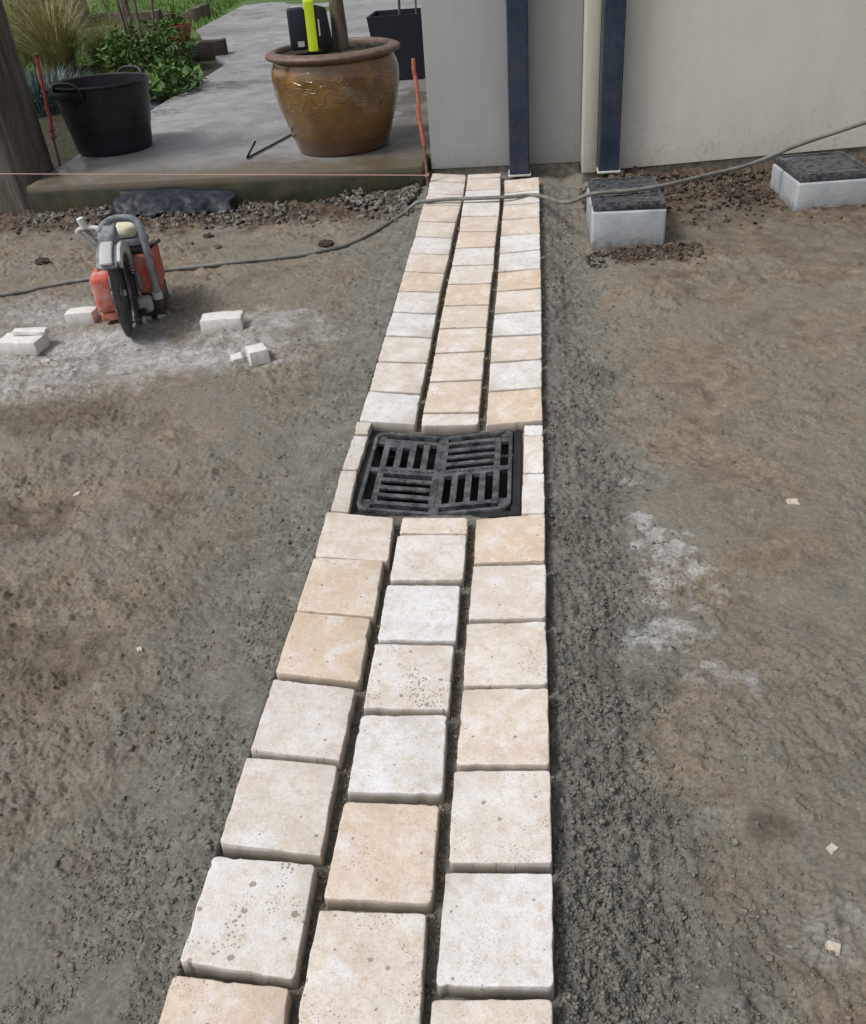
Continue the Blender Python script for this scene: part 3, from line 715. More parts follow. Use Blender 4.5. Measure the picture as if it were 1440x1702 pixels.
# ------------------------------------------------------------------ concrete inspection boxes
def chamber(x, y, w, d, zt, zb, label, rot=0):
    t = thing('inspection_box', label, 'concrete box', (x, y, zb), (0, 0, rot), 'inspection boxes by the wall')
    h = zt-zb; b = MB(); n = 5
    b.box(-w/2, w/2, -d/2, d/2, 0, h-.045); b.build('body', MAT['box_concrete'], t, bevel=.012, seg=3)
    for (x0,x1,y0,y1) in ((-w/2,w/2,-d/2,-d/2+.02),(-w/2,w/2,d/2-.02,d/2),(-w/2,-w/2+.02,-d/2+.02,d/2-.02),(w/2-.02,w/2,-d/2+.02,d/2-.02)):
        pass
    l = MB(); l.box(-w/2+.006, w/2-.006, -d/2+.006, d/2-.006, h-.044, h-.010); lid = l.build('lid', MAT['lid'], t, bevel=.005)
    r = MB(); q_ = .030
    for (x0,x1,y0,y1) in ((-w/2+.012,w/2-.012,-d/2+.012,-d/2+q_),(-w/2+.012,w/2-.012,d/2-q_,d/2-.012),(-w/2+.012,-w/2+q_,-d/2+q_,d/2-q_),(w/2-q_,w/2-.012,-d/2+q_,d/2-q_)): r.box(x0,x1,y0,y1,h-.0105,h-.005)
    r.build('lid_rim', MAT['lid'], lid)
    k = MB(); rr = random.Random(int(x*100))
    for i in range(-5, 6):
        for j in range(-6, 7):
            if rr.random() < .28:
                m_ = Matrix.Translation((i*(w-.08)/11+rr.uniform(-.004,.004), j*(d-.08)/13+rr.uniform(-.004,.004), h-.010)) @ Matrix.Rotation(math.radians(45)*(1 if (i+j) % 2 else -1), 4, 'Z')
                k.box(-.011, .011, -.003, .003, -.002, .004, m_)
    tag(k.build('lid_tread', MAT['lid'], lid), kind='stuff')
    return t
chamber(.487, 4.765, .365, .48, .262, gz_mean(.487, 4.6)-.05, 'pale concrete box with scuffed black lid under the cream wall pipe')
chamber(1.575, 5.19, .39, .44, .238, gz_mean(1.5, 5.0)-.06, 'pale concrete box with black lid at right, clear of pipes', math.radians(5))

# ------------------------------------------------------------------ hose
def smooth_path(pts, sub=8):
    out = []
    P_ = [Vector(p) for p in pts]
    for i in range(len(P_)-1):
        p0, p1, p2, p3 = P_[max(i-1,0)], P_[i], P_[i+1], P_[min(i+2,len(P_)-1)]
        for k in range(sub):
            t = k/sub
            out.append(.5*((2*p1)+(-p0+p2)*t+(2*p0-5*p1+4*p2-p3)*t*t+(-p0+3*p1-3*p2+p3)*t**3))
    out.append(P_[-1]); return out
hp = []
HR = .0105
q = on_strip(0, 490, -.03); hp.append((q[0]-1.1, q[1]-.12, gz_mean(q[0]-1.1, q[1]-.12, .02)+HR))
hp.append((q[0]-.5, q[1]-.06, gz_mean(q[0]-.5, q[1]-.06, .02)+HR))
for px, py in ((0,490),(40,482),(80,474),(120,467),(165,462),(215,453),(280,445),(340,438),(400,433),(450,427),(500,420),(535,412),(570,402),(610,386)):
    q = on_strip(px, py, -.02); hp.append((q[0], q[1], gz_mean(q[0], q[1], .02)+HR*.9))
for px, py in ((640,371),(668,354)):
    q = on_strip(px, py, -.02); hp.append((q[0], q[1], gz_mean(q[0], q[1], .02)+HR*.9))
q = on_strip(694, 341, .0); hp.append((q[0], q[1], float(zz(q[1]))+.004+HR))
for px, py in ((715,336),(745,333),(800,331),(850,329),(893,326)):
    q = on_strip(px, py, .018); hp.append((q[0], q[1], float(zz(q[1]))+.014+HR))
q = at_z(985, 323, .272); hp.append((q[0]-.13, q[1]+.05, .225)); hp.append((q[0], q[1], .2645+HR))
for px, py in ((1045,317),(1105,308)):
    q = at_z(px, py, .272); hp.append((q[0], q[1], .2625+HR))
for px, py, y in ((1180,290,5.02),(1250,272,5.14),(1330,240,5.24),(1440,203,5.33)):
    q = at_y(px, py, y); hp.append(tuple(q))
e_ = Vector(hp[-1])-Vector(hp[-2]); hp.append(tuple(Vector(hp[-1])+e_*3)); hp.append(tuple(Vector(hp[-1])+e_*4+Vector((0,0,.1))))
tag(MB().tube(smooth_path(hp, 6), HR, 8).build('hose', MAT['hose'], smooth=True), 'grey hose lying across the soil, paver strip and box lid', 'hose')

# ------------------------------------------------------------------ string line and marker stakes
def stake(px_top, y_top, base, mat, label, r=.011, extra=False):
    top = at_y(px_top[0], px_top[1], y_top); d = Vector(top)-Vector(base)
    t = thing('marker_stake', label, 'stake', base)
    rr = random.Random(int(base[0]*50)); pts = []; nn = 12
    for i in range(nn+1):
        s = i/nn; pts.append(d*s*1.0+Vector((rr.gauss(0, .003), rr.gauss(0, .003), 0))*(0 if i == 0 else 1))
    a_ = MB().tube([p for p in pts[:5]], [r*.75]*5, 8); a_.build('bare_tip', MAT['rust'], t, smooth='auto')
    c_ = MB().tube(pts[4:], [r]*(nn-3), 8); c_.build('painted_rod', MAT[mat], t, smooth='auto')
    if extra:
        for s in (.36, .42): k = MB().tube([d*s+Vector((0,0,-.006)), d*s+Vector((0,0,.006))], r*1.9, 10); k.build('tie_wire', MAT['rust'], t, smooth='auto')
        k = MB().tube([d*1.0, d*1.0+Vector((0,0,.012))], r*1.5, 10); k.build('cap', MAT['rust'], t, smooth='auto')
    return t
sb = at_z(712, 303, .125); sb = (float(sb[0]), float(sb[1])-.0, .10)
stake((687, 97), sb[1]+.08, sb, 'orange_paint', 'orange painted iron stake standing at the house wall corner', .012)
sb2 = at_z(102, 271, .20); stake((60, 92), float(sb2[1])+.12, (float(sb2[0])-.03, float(sb2[1]), .08), 'red_paint', 'red iron stake leaning between weathered post and black tub', .013, True)
s0 = at_y(-260, 288, 5.60); s1 = at_y(709, 291, sb[1]-.012)
kn = MB().tube([tuple(s0), tuple(s0*.5+s1*.5), tuple(s1)], .0024, 6)
st = thing('string_line', 'taut pink string line along the patio front edge', 'string', tuple(s1))
MB().tube([tuple(s0-s1), tuple((s0-s1)*.5), (0,0,0)], .0024, 6).build('line', MAT['string_pink'], st)
MB().tube([(-.004,0.02,.004),(.012,.012,.004),(.012,-.008,.0),(-.006,-.008,-.004),(-.008,.012,-.003)], .003, 6).build('knot', MAT['string_pink'], st)
# ------------------------------------------------------------------ big glazed pot
py0 = 6.30; pcx = -1.255
pot = thing('glazed_pot', 'large brown glazed pot with swirl relief on the patio', 'pot', (pcx, py0, PZ))
prof = [(.290,0),(.305,.015),(.318,.05),(.325,.085),(.336,.100),(.333,.112),(.345,.128),(.342,.140),(.352,.155),(.372,.22),(.392,.29),(.407,.36),(.415,.43),(.414,.48),(.405,.515),(.392,.535),(.393,.542),(.384,.556)]
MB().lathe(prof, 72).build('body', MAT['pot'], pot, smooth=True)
prof = [(.380,.556),(.412,.566),(.430,.574),(.437,.584),(.435,.595),(.425,.603),(.395,.612),(.376,.614),(.366,.608),(.362,.59),(.359,.5)]
MB().lathe(prof, 72, cap0=False).build('rim', MAT['pot_rim'], pot, smooth=True)
sl = MB(); rs = random.Random(8); nr = 9; n = 40; vs_ = [(0,0,.605)]; fs_ = []
for i in range(1, nr+1):
    for k in range(n):
        a_ = 2*math.pi*k/n; r_ = .3605*i/nr; vs_.append((r_*math.cos(a_), r_*math.sin(a_), .580+.02*(1-i/nr)+rs.gauss(0, .005)))
for k in range(n): fs_.append((0, 1+k, 1+(k+1) % n))
for i in range(nr-1):
    for k in range(n): fs_.append((1+i*n+k, 1+(i+1)*n+k, 1+(i+1)*n+(k+1) % n, 1+i*n+(k+1) % n))
sl.add(vs_, fs_).build('potting_soil', MAT['pot_soil'], pot)

# leaves and grass helpers
def leaf_cloud(n, centre, rad, size, rs, flat=.0, asp=.45, surf=.35):
    b = MB()
    for i in range(n):
        d = Vector((rs.gauss(0,1), rs.gauss(0,1), rs.gauss(0,1))).normalized()*(rs.random()**surf)
        c = Vector(centre)+Vector((d.x*rad[0], d.y*rad[1], d.z*rad[2]))
        m_ = Matrix.Translation(c) @ Matrix.Rotation(rs.uniform(0, 6.28), 4, 'Z') @ Matrix.Rotation(rs.gauss(.4, .5), 4, 'X') @ Matrix.Rotation(rs.gauss(0, .4), 4, 'Y')
        s = size*rs.uniform(.6, 1.35); w = s*asp
        b.add([m_ @ Vector(p) for p in ((0,0,0),(w*.5,s*.45,s*.06),(0,s,-.08*s),(-w*.5,s*.45,s*.06),(0,s*.45,-.02*s))], [(0,1,4),(1,2,4),(2,3,4),(3,0,4)])
    return b
def grass_tuft(n, h, spread, rs, w=.006, droop=.5, base=.12):
    b = MB()
    for i in range(n):
        a = rs.uniform(0, 6.28); r0 = base*rs.random()**.5; hh = h*rs.uniform(.5, 1.1); sp = spread*rs.uniform(.1, 1.0)
        d = Vector((math.cos(a), math.sin(a), 0)); sd_ = Vector((-d.y, d.x, 0)); p0 = d*r0
        pts = []
        for k in range(6):
            t = k/5; pts.append(p0+d*sp*t**1.6+Vector((0, 0, hh*(t-droop*t**3*.9*(sp/spread)))))
        vs_ = []
        for k, p in enumerate(pts): ww = w*(1-k/5.3); vs_ += [p-sd_*ww/2, p+sd_*ww/2]
        b.add(vs_, [(2*k, 2*k+1, 2*k+3, 2*k+2) for k in range(5)])
    return b
# potted tree
tr = thing('potted_tree', 'slim tree trunk growing out of the brown glazed pot', 'tree', (pcx+.060, py0-.02, PZ+.57))
rs = random.Random(4)
tp = [(0,0,0),(.0,.0,.06),(.002,0,.16),(.0,0,.3),(-.004,.01,.5),(0,.01,.8),(.01,0,1.2),(.0,.02,1.6)]
tk = MB().tube(smooth_path(tp, 5), [0.062]+[.057-.030*i/35 for i in range(35)], 14)
for a_, z_ in ((.4,1.2),(2.2,1.3),(3.9,1.4),(5.3,1.25)):
    tk.tube(smooth_path([(0,0,z_),(.2*math.cos(a_),.2*math.sin(a_),z_+.2),(.5*math.cos(a_),.5*math.sin(a_),z_+.45)], 4), .013, 8)
tk.build('trunk', MAT['bark'], tr, smooth=True)
leaf_cloud(1500, (0,0,1.9), (.65,.65,.45), .07, rs).build('crown', MAT['leaf_crown'], tr)

# battery tool standing in the pot
q = at_y(512, 74, py0-.22)
tool = thing('battery_tool', 'navy and lime green battery tool standing in the glazed pot', 'power tool', (float(q[0])-.005, py0-.16, PZ+.622), (math.radians(-2), math.radians(1), math.radians(14)))
b = MB(); b.box(-.115, -.010, -.05, .085, 0, .23); b.build('housing', MAT['tool_navy'], tool, bevel=.014, seg=3)
b = MB(); b.add([(-.008,-.075,-.01),(.052,-.075,-.01),(.052,-.055,.05),(-.008,-.055,.05),(.052,-.050,.26),(-.008,-.050,.26),(.052,-.02,.30),(-.008,-.02,.30),(-.008,.075,.30),(.052,.075,.30),(.052,.095,-.01),(-.008,.095,-.01)],
      [(0,1,2,3),(3,2,4,5),(5,4,6,7),(7,6,9,8),(8,9,10,11),(11,10,1,0),(0,3,5,7,8,11),(1,10,9,6,4,2)]); b.build('lime_band', MAT['tool_lime'], tool, bevel=.006, seg=2, fix=True)
b = MB(); b.add([(.054,-.055,0),(.15,-.04,0),(.15,.07,0),(.054,.08,0),(.054,-.045,.24),(.125,-.03,.22),(.125,.06,.22),(.054,.07,.24)], [(0,3,2,1),(4,5,6,7),(0,1,5,4),(1,2,6,5),(2,3,7,6),(3,0,4,7)]); b.build('grip_side', MAT['tool_black'], tool, bevel=.01, seg=2)
b = MB(); b.box(-.07, -.03, -.0525, -.0505, .02, .05); b.build('rating_label', MAT['tool_label'], tool)
b = MB(); b.box(.066, .075, -.056, -.0535, .07, .16, Matrix.Rotation(math.radians(-3), 4, 'X')); b.build('side_lettering', MAT['tool_label'], tool)
b = MB(); b.box(-.09, -.02, -.02, .05, .2302, .237); b.build('top_panel', MAT['tool_label'], tool, bevel=.002)
b = MB(); b.tube(smooth_path([(.03,-.02,.29),(.03,-.01,.36),(.03,.05,.36),(.03,.07,.29)], 5), .012, 8); b.build('carry_handle', MAT['tool_black'], tool, smooth=True)

# iron rod with a hook lying behind the pot
h0 = at_z(410, 263, PZ+.01); h1 = at_z(487, 222, PZ+.01); h2 = Vector((h0[0]+.05, h0[1]+.15, PZ+.10)); tipq = at_y(425, 234, h0[1]+.05)
hd = (Vector(h1)-Vector(h0)); bp = [tuple(Vector(h1)+hd*.35), tuple(h1), tuple(h0), tuple(tipq)]
rp = [bp[0], bp[1], tuple(Vector(h0)+hd*.05+Vector((0,0,0))), tuple(Vector(h0)+hd*.012), tuple(Vector(h0)*.93+Vector(tipq)*.07), tuple(tipq)]
rp = [(p[0], p[1], max(p[2], PZ+.0075)) for p in rp]
tag(MB().tube(rp, .0072, 8).build('iron_rod', MAT['rod_black'], smooth=True), 'thin black hooked iron rod lying on the patio behind the pot', 'rod')

# navy square planter
pl = thing('square_planter', 'tall navy square planter behind the glazed pot', 'planter', (-1.16, 9.06, PZ))
w0, w1, hh = .20, .26, .53
def frustum(b, r0, r1, z0, z1):
    b.add([(-r0,-r0,z0),(r0,-r0,z0),(r0,r0,z0),(-r0,r0,z0),(-r1,-r1,z1),(r1,-r1,z1),(r1,r1,z1),(-r1,r1,z1)], [(0,3,2,1),(0,1,5,4),(1,2,6,5),(2,3,7,6),(3,0,4,7)]); return b
b = frustum(MB(), w0, w1, 0, hh); b.add([(-w1,-w1,hh),(w1,-w1,hh),(w1,w1,hh),(-w1,w1,hh),(-w1+.018,-w1+.018,hh),(w1-.018,-w1+.018,hh),(w1-.018,w1-.018,hh),(-w1+.018,w1-.018,hh),(-w1+.022,-w1+.022,hh-.1),(w1-.022,-w1+.022,hh-.1),(w1-.022,w1-.022,hh-.1),(-w1+.022,w1-.022,hh-.1)],
   [(0,1,5,4),(1,2,6,5),(2,3,7,6),(3,0,4,7),(4,5,9,8),(5,6,10,9),(6,7,11,10),(7,4,8,11)])
b.build('shell', MAT['planter_navy'], pl)
b = MB(); b.add([(-.235,-.235,hh-.09),(.235,-.235,hh-.09),(.235,.235,hh-.085),(-.235,.235,hh-.095)], [(0,1,2,3)]); b.build('potting_soil', MAT['pot_soil'], pl)
ps = thing('planter_shrub', 'thin stemmed shrub in the tall navy planter', 'shrub', (-1.14, 9.05, PZ+hh-.10))
for x_, r_ in ((-.02,.012),(.13,.008)):
    MB().tube(smooth_path([(x_,0,0),(x_+.01,.0,.3),(x_-.01,.02,.7),(x_+.03,.03,1.1)], 4), r_, 8).build('stem', MAT['bark'], ps, smooth=True)
leaf_cloud(350, (.05,0,1.2), (.28,.28,.35), .07, random.Random(9)).build('crown', MAT['leaf_crown'], ps)

# ------------------------------------------------------------------ black rubber tub
ty = 6.64; tcx = -3.015
tub = thing('rubber_tub', 'black flexible rubber tub with two loop handles on the patio', 'tub', (tcx, ty, PZ), (0, 0, math.radians(-20)))
oval = lambda a_, z_: .05*math.cos(2*a_)*(z_/.42)+.006*math.sin(5*a_+z_*9)
prof = [(.268,0),(.280,.012),(.288,.05),(.305,.16),(.310,.166),(.312,.174),(.332,.30),(.352,.425),(.364,.432),(.366,.442),(.358,.448),(.344,.440),(.325,.30),(.29,.12),(.272,.02),(.01,.018)]
prof = [(r_*.94, z_*1.03) for r_, z_ in prof]
MB().lathe(prof, 56, oval).build('body', MAT['rubber'], tub, smooth='auto')
for s in (-1, 1):
    b = MB(); b.tube(smooth_path([(-.115,s*.316,.437),(-.10,s*.330,.466),(-.055,s*.340,.488),(.055,s*.340,.488),(.10,s*.330,.466),(.115,s*.316,.437)], 5), .012, 8)
    b.build('handle', MAT['rubber'], tub, smooth=True)
b = MB(); b.box(-.13, .13, -.330, -.300, .385, .437); b.build('handle_root', MAT['rubber'], tub, bevel=.008)

# ------------------------------------------------------------------ weathered post at the left edge
pb = thing('timber_post', 'thick weathered grey timber post at the left edge', 'post', (-3.52, 5.97, .0))
rs = random.Random(21); vs_ = []; fs_ = []; n = 56; nz_ = 40
for i in range(nz_):
    t = i/(nz_-1); z_ = t*2.6; rx = .245-.01*t+.03*math.exp(-z_*5); ry = .235+.02*math.exp(-z_*5)
    for k in range(n):
        a_ = 2*math.pi*k/n; g_ = 1+.022*math.sin(9*a_+1.3*math.sin(z_*1.7))+.016*math.sin(21*a_+z_*.7)+rs.gauss(0, .004)
        ca_, sa_ = math.cos(a_), math.sin(a_); pw = .42
        vs_.append((rx*g_*math.copysign(abs(ca_)**pw, ca_), ry*g_*math.copysign(abs(sa_)**pw, sa_), z_))
for i in range(nz_-1):
    for k in range(n): fs_.append((i*n+k, i*n+(k+1) % n, (i+1)*n+(k+1) % n, (i+1)*n+k))
fs_.append(tuple((nz_-1)*n+k for k in range(n)))
MB().add(vs_, fs_).build('trunk', MAT['post'], pb, smooth=True)

# ------------------------------------------------------------------ cut-off saw
sx, sy = -1.825, 3.68
saw = thing('cut_off_saw', 'dusty orange and grey petrol cut-off saw standing on the soil', 'saw', (sx, sy, gz_mean(sx, sy, .08)), (0, 0, math.radians(15.5)))
# local: x right, y away from the camera, z up; the blade stands in the y-z plane at x = 0
BR = .196; BC = (0, .0, BR-.004)
b = MB(); n = 96; vs_ = []
for sgn in (-1, 1):
    for k in range(n):
        r_ = BR if (k % 6) else BR-.007
        a_ = 2*math.pi*k/n; vs_.append((sgn*.0024, BC[1]+r_*math.cos(a_), BC[2]+r_*math.sin(a_)))
fs_ = [tuple(range(n-1, -1, -1)), tuple(range(n, 2*n))]+[(k, (k+1) % n, n+(k+1) % n, n+k) for k in range(n)]
bl = b.add(vs_, fs_).build('blade', MAT['blade'], saw, fix=True)
def disc_x(x0, x1, r, yc, zc, n=28):
    mb = MB(); mb.tube([(x0, yc, zc), (x1, yc, zc)], r, n); return mb
disc_x(.003, .010, .042, BC[1], BC[2]).build('flange', MAT['blade'], bl, bevel=.002)
disc_x(.012, .024, .014, BC[1], BC[2], 6).build('bolt', MAT['saw_pale'], bl)
def guard_arc(a0, a1, ri, ro, x0, x1, n=32):
    mb = MB(); vs_ = []; fs_ = []
    for i in range(n+1):
        a_ = math.radians(a0+(a1-a0)*i/n); c_, s_ = math.cos(a_), math.sin(a_)
        for (r_, x_) in ((ri, x0), (ro, x0), (ro, x1), (ri, x1)): vs_.append((x_, BC[1]+r_*c_, BC[2]+r_*s_))
    for i in range(n):
        for k in range(4): fs_.append((i*4+k, i*4+(k+1) % 4, i*4+4+(k+1) % 4, i*4+4+k))
    fs_ += [(0,1,2,3), (n*4+3, n*4+2, n*4+1, n*4)]
    return mb.add(vs_, fs_)
gd = guard_arc(-58, 132, BR+.010, BR+.024, -.034, .0455).build('blade_guard', MAT['saw_grey'], saw, bevel=.003, fix=True)
guard_arc(-56, 100, .13, BR+.0105, .0345, .0455).build('guard_side', MAT['saw_black'], gd, bevel=.0015, fix=True)
guard_arc(-68, 126, BR-.020, BR+.028, .046, .062).build('guard_edge', MAT['saw_pale'], gd, bevel=.003, fix=True)
guard_arc(-50, 130, BR-.006, BR+.020, -.042, -.0345).build('guard_lip', MAT['saw_grey'], gd, bevel=.002, fix=True)
b = MB(); b.add([(-.034,-.020,.392),(.040,-.020,.392),(.052,.075,.40),(-.040,.075,.40),(-.030,-.005,.455),(.036,-.005,.455),(.048,.075,.478),(-.036,.075,.478)], [(0,3,2,1),(4,5,6,7),(0,1,5,4),(1,2,6,5),(2,3,7,6),(3,0,4,7)])
b.build('guard_hood', MAT['saw_grey'], gd, bevel=.014, seg=3)
guard_arc(88, 130, BR+.024, BR+.040, -.024, .030).build('guard_ridge', MAT['saw_pale'], gd, bevel=.008, seg=3, fix=True)
b = MB(); b.box(.056, .078, .14, .36, .15, .235); arm = b.build('drive_arm', MAT['saw_grey'], saw, bevel=.010, seg=3)
ENG = (-.022, .085, 0)
b = MB(); b.box(.082, .150, .075, .31, .112, .305); eng = b.build('engine_cover', MAT['saw_orange'], saw, loc=ENG, bevel=.022, seg=3)
b = MB(); b.box(.050, .150, .085, .29, .307, .338); b.build('cylinder_shroud', MAT['saw_black'], eng, bevel=.010)
b = MB(); b.box(.035, .140, .085, .29, .340, .372); b.build('filter_base', MAT['saw_grey'], eng, bevel=.010)
b = MB(); b.box(.025, .125, .095, .28, .374, .424); b.build('air_filter_cover', MAT['saw_cream'], eng, bevel=.024, seg=4)
b = MB(); b.box(.152, .176, .09, .30, .112, .305); stt = b.build('starter_housing', MAT['saw_orange'], saw, loc=ENG, bevel=.011, seg=2)
for k in range(8):
    r = MB(); r.box(.1765, .182, .110+.024*k-.004, .110+.024*k+.007, .135, .285); r.build('cooling_rib', MAT['saw_orange'], stt)
for k in range(10):
    r = MB(); r.box(.154, .180, .0825, .0895, .125+.0175*k, .125+.0175*k+.009); r.build('cooling_rib', MAT['saw_orange'], stt)
b = MB(); b.tube(smooth_path([(.160,.16,.303),(.178,.155,.318),(.192,.15,.325)], 4), .006, 8); b.tube([(.182,.120,.328),(.205,.185,.326)], .009, 8); b.build('starter_grip', MAT['saw_black'], saw, loc=ENG, smooth=True)
b = MB(); b.box(.086, .128, .064, .0735, .13, .29); b.build('front_panel', MAT['saw_orange'], eng, bevel=.004)
for k in range(6):
    r = MB(); r.box(.056, .082, .066, .074, .225+.014*k, .232+.014*k); r.build('cylinder_fin', MAT['saw_pale'], eng)
b = MB(); b.box(.058, .128, .02, .085, .045, .118); mf = b.build('muffler', MAT['saw_pale'], saw, loc=ENG, bevel=.018, seg=3)
b = MB(); b.tube([(.085,.019,.062),(.085,-.002,.056)], .015, 12); b.build('exhaust', MAT['saw_black'], mf, smooth='auto')
b = MB(); b.box(.060, .172, .055, .33, .012, .108); b.build('base', MAT['saw_black'], saw, loc=ENG, bevel=.012)
for (x_, y_) in ((.085,.07),(.148,.07),(.085,.30),(.148,.30)):
    r = MB(); r.box(x_-.018, x_+.018, y_-.02, y_+.02, -.012, .020); r.build('foot', MAT['saw_pale'], saw, loc=ENG, bevel=.006)
hpth = smooth_path([(-.020,-.03,.452),(-.005,.04,.468),(.020,.090,.474),(.06,.115,.472),(.105,.112,.466),(.133,.100,.445),(.143,.085,.40),(.146,.068,.31),(.146,.055,.22),(.146,.050,.135)], 6)
b = MB(); b.tube(hpth, .0165, 12); fh = b.build('front_handle', MAT['saw_grey'], saw, loc=(-.006, .055, 0), smooth=True)
r = MB(); r.tube([(.146,.050,.142),(.146,.049,.112)], .024, 12); r.build('handle_clamp', MAT['saw_pale'], fh, smooth='auto')
b = MB(); b.box(-.150, -.050, .13, .31, .060, .236); tnk = b.build('fuel_tank', MAT['saw_red'], saw, bevel=.026, seg=3)
b = MB(); b.box(-.140, -.055, .14, .30, .020, .0585); b.build('tank_foot', MAT['saw_red'], tnk, bevel=.008)
b = MB(); b.box(-.09, .079, .21, .33, .10, .30); b.build('crankcase', MAT['saw_black'], saw, bevel=.02)
b = MB(); b.tube(smooth_path([(-.045,.20,.26),(-.085,.20,.335),(-.135,.20,.405),(-.148,.20,.428),(-.115,.20,.440),(-.06,.18,.440),(-.015,.11,.445)], 5), .011, 10); rh = b.build('rear_handle', MAT['saw_pale'], saw, smooth=True)
b = MB(); b.tube([(-.115,.20,.438),(-.065,.20,.36),(-.05,.20,.27)], .009, 8); b.build('handle_strut', MAT['saw_grey'], rh, smooth=True)
b = MB(); b.tube([(-.085,.20,.395),(-.03,.18,.385),(.02,.14,.372)], .009, 8); b.build('handle_strut', MAT['saw_grey'], rh, smooth=True)
b = MB(); b.tube([(-.112,.198,.442),(-.122,.194,.486)], .016, 12); b.build('hose_coupling', MAT['white_plastic'], rh, smooth='auto')
b = MB(); b.box(-.04, .08, .30, .46, .29, .34); b.build('rear_grip', MAT['saw_grey'], saw, bevel=.018, seg=3)

# ------------------------------------------------------------------ cut stone pieces and chips
def chunk(name, label, px, py, w, d, h, rotz, skew=(0,0), mat='cut_stone', group='cut stone offcuts by the saw', sink=.006, seed=1, tiltx=0, cat='stone', bev=.003):
    q = on_strip(px, py, -.02); rs = random.Random(seed)
    x, y = float(q[0]), float(q[1]); 
    cy = y+abs(d/2*math.cos(rotz))+abs(w/2*math.sin(rotz))*.6
    z = gz_mean(x, cy, max(.015, w*.4))-sink
    b = MB(); vs_ = []; nx, ny_ = 5, 4; jj = min(.0017, w*.022)
    for zz_ in (0, h):
        for j in range(ny_):
            for i in range(nx):
                u_, v_ = i/(nx-1)-.5, j/(ny_-1)-.5
                k = .5 if (zz_ and i in (0, nx-1) or j in (0, ny_-1)) else .25
                vs_.append((u_*w*(1-skew[0]*(zz_ > 0))+rs.gauss(0, jj), v_*d*(1-skew[1]*(zz_ > 0))+rs.gauss(0, jj), zz_+(rs.gauss(0, jj) if zz_ else 0)))
    fs_ = []; N_ = nx*ny_
    for j in range(ny_-1):
        for i in range(nx-1):
            a_ = j*nx+i; fs_.append((a_, a_+nx, a_+nx+1, a_+1)); fs_.append((N_+a_, N_+a_+1, N_+a_+nx+1, N_+a_+nx))
    for i in range(nx-1): fs_.append((i, i+1, N_+i+1, N_+i)); t_ = (ny_-1)*nx+i; fs_.append((t_+1, t_, N_+t_, N_+t_+1))
    for j in range(ny_-1): a_ = j*nx; fs_.append((a_+nx, a_, N_+a_, N_+a_+nx)); e2 = j*nx+nx-1; fs_.append((e2, e2+nx, N_+e2+nx, N_+e2))
    o = b.add(vs_, fs_).build(name, MAT[mat], None, bevel=bev, seg=2, smooth=False, loc=(x, cy, z), rot=(tiltx, 0, rotz), fix=True)
    return tag(o, label, cat, group)
A1 = chunk('stone_offcut', 'large white cut stone slab at the left edge under a sliver', 28, 582, .20, .115, .062, math.radians(-4), seed=2)
A2 = chunk('stone_sliver', 'narrow white stone sliver lying on the left edge slab', 42, 556, .165, .042, .022, math.radians(-2), seed=3)
A2.location = (A1.location.x+.035, A1.location.y+.035, A1.location.z+.0625)
chunk('stone_offcut', 'white stone block just left of the saw blade', 131, 535, .132, .085, .062, math.radians(6), seed=4)
chunk('stone_offcut', 'long pinkish white stone block to the right of the saw', 366, 549, .185, .10, .062, math.radians(7), seed=5)
chunk('stone_offcut', 'squat white stone cube near the dusty patch edge', 424, 601, .088, .09, .060, math.radians(28), (.12,.1), seed=6)
chunk('stone_offcut', 'small tilted white stone piece touching the squat cube', 391, 602, .052, .05, .030, math.radians(30), (.1,.1), seed=7, tiltx=.25)
for i, (px, py, w_, lab) in enumerate(((1322,832,.036,'square cream stone chip alone on the right hand soil'), (1388,1412,.020,'small white chip on soil near the right edge'), (125,818,.026,'pale flat chip on the left soil below the dust'), (230,1084,.018,'tiny white chip on the left soil level with third paver'), (1392,1578,.026,'pale chip at the lower right corner of the soil'), (70,595,.045,'thin flat white flake in front of the left edge slab'))):
    chunk('stone_chip', lab, px, py, w_, w_*.8, .009, i*.7, (.2,.2), seed=20+i, group='loose stone chips on the soil', sink=.003, cat='chip', bev=0, mat='chip_stone')
def clod(px, py, r, label, seed):
    q = on_strip(px, py, -.02); rs = random.Random(seed); x, y = float(q[0]), float(q[1]); bm = bmesh.new(); bmesh.ops.create_icosphere(bm, subdivisions=3, radius=1)
    for v in bm.verts:
        p = v.co; k = 1+.22*math.sin(4*p.x+seed)*math.cos(5*p.y)+.15*math.sin(9*p.z+7*p.x)+rs.gauss(0, .05); v.co = Vector((p.x*r*1.3*k, p.y*r*k, p.z*r*.65*k))
    me = bpy.data.meshes.new('soil_clod'); bm.to_mesh(me); bm.free(); me.materials.append(MAT['clod'])
    o = bpy.data.objects.new('soil_clod', me); C.objects.link(o); o.location = (x, y, gz_mean(x, y, .03)+r*.35); tag(o, label, 'clod', 'dark soil clods')
simple('clod', (.060,.043,.032), .95, 0, .4, 20, .6, 100, .004)
clod(70, 436, .030, 'dark soil clod left of the saw above the hose', 3)
clod(345, 383, .022, 'dark soil clod behind the saw near the patio gravel', 5)
clod(540, 398, .030, 'dark soil clod beside the hose near the strip', 8)

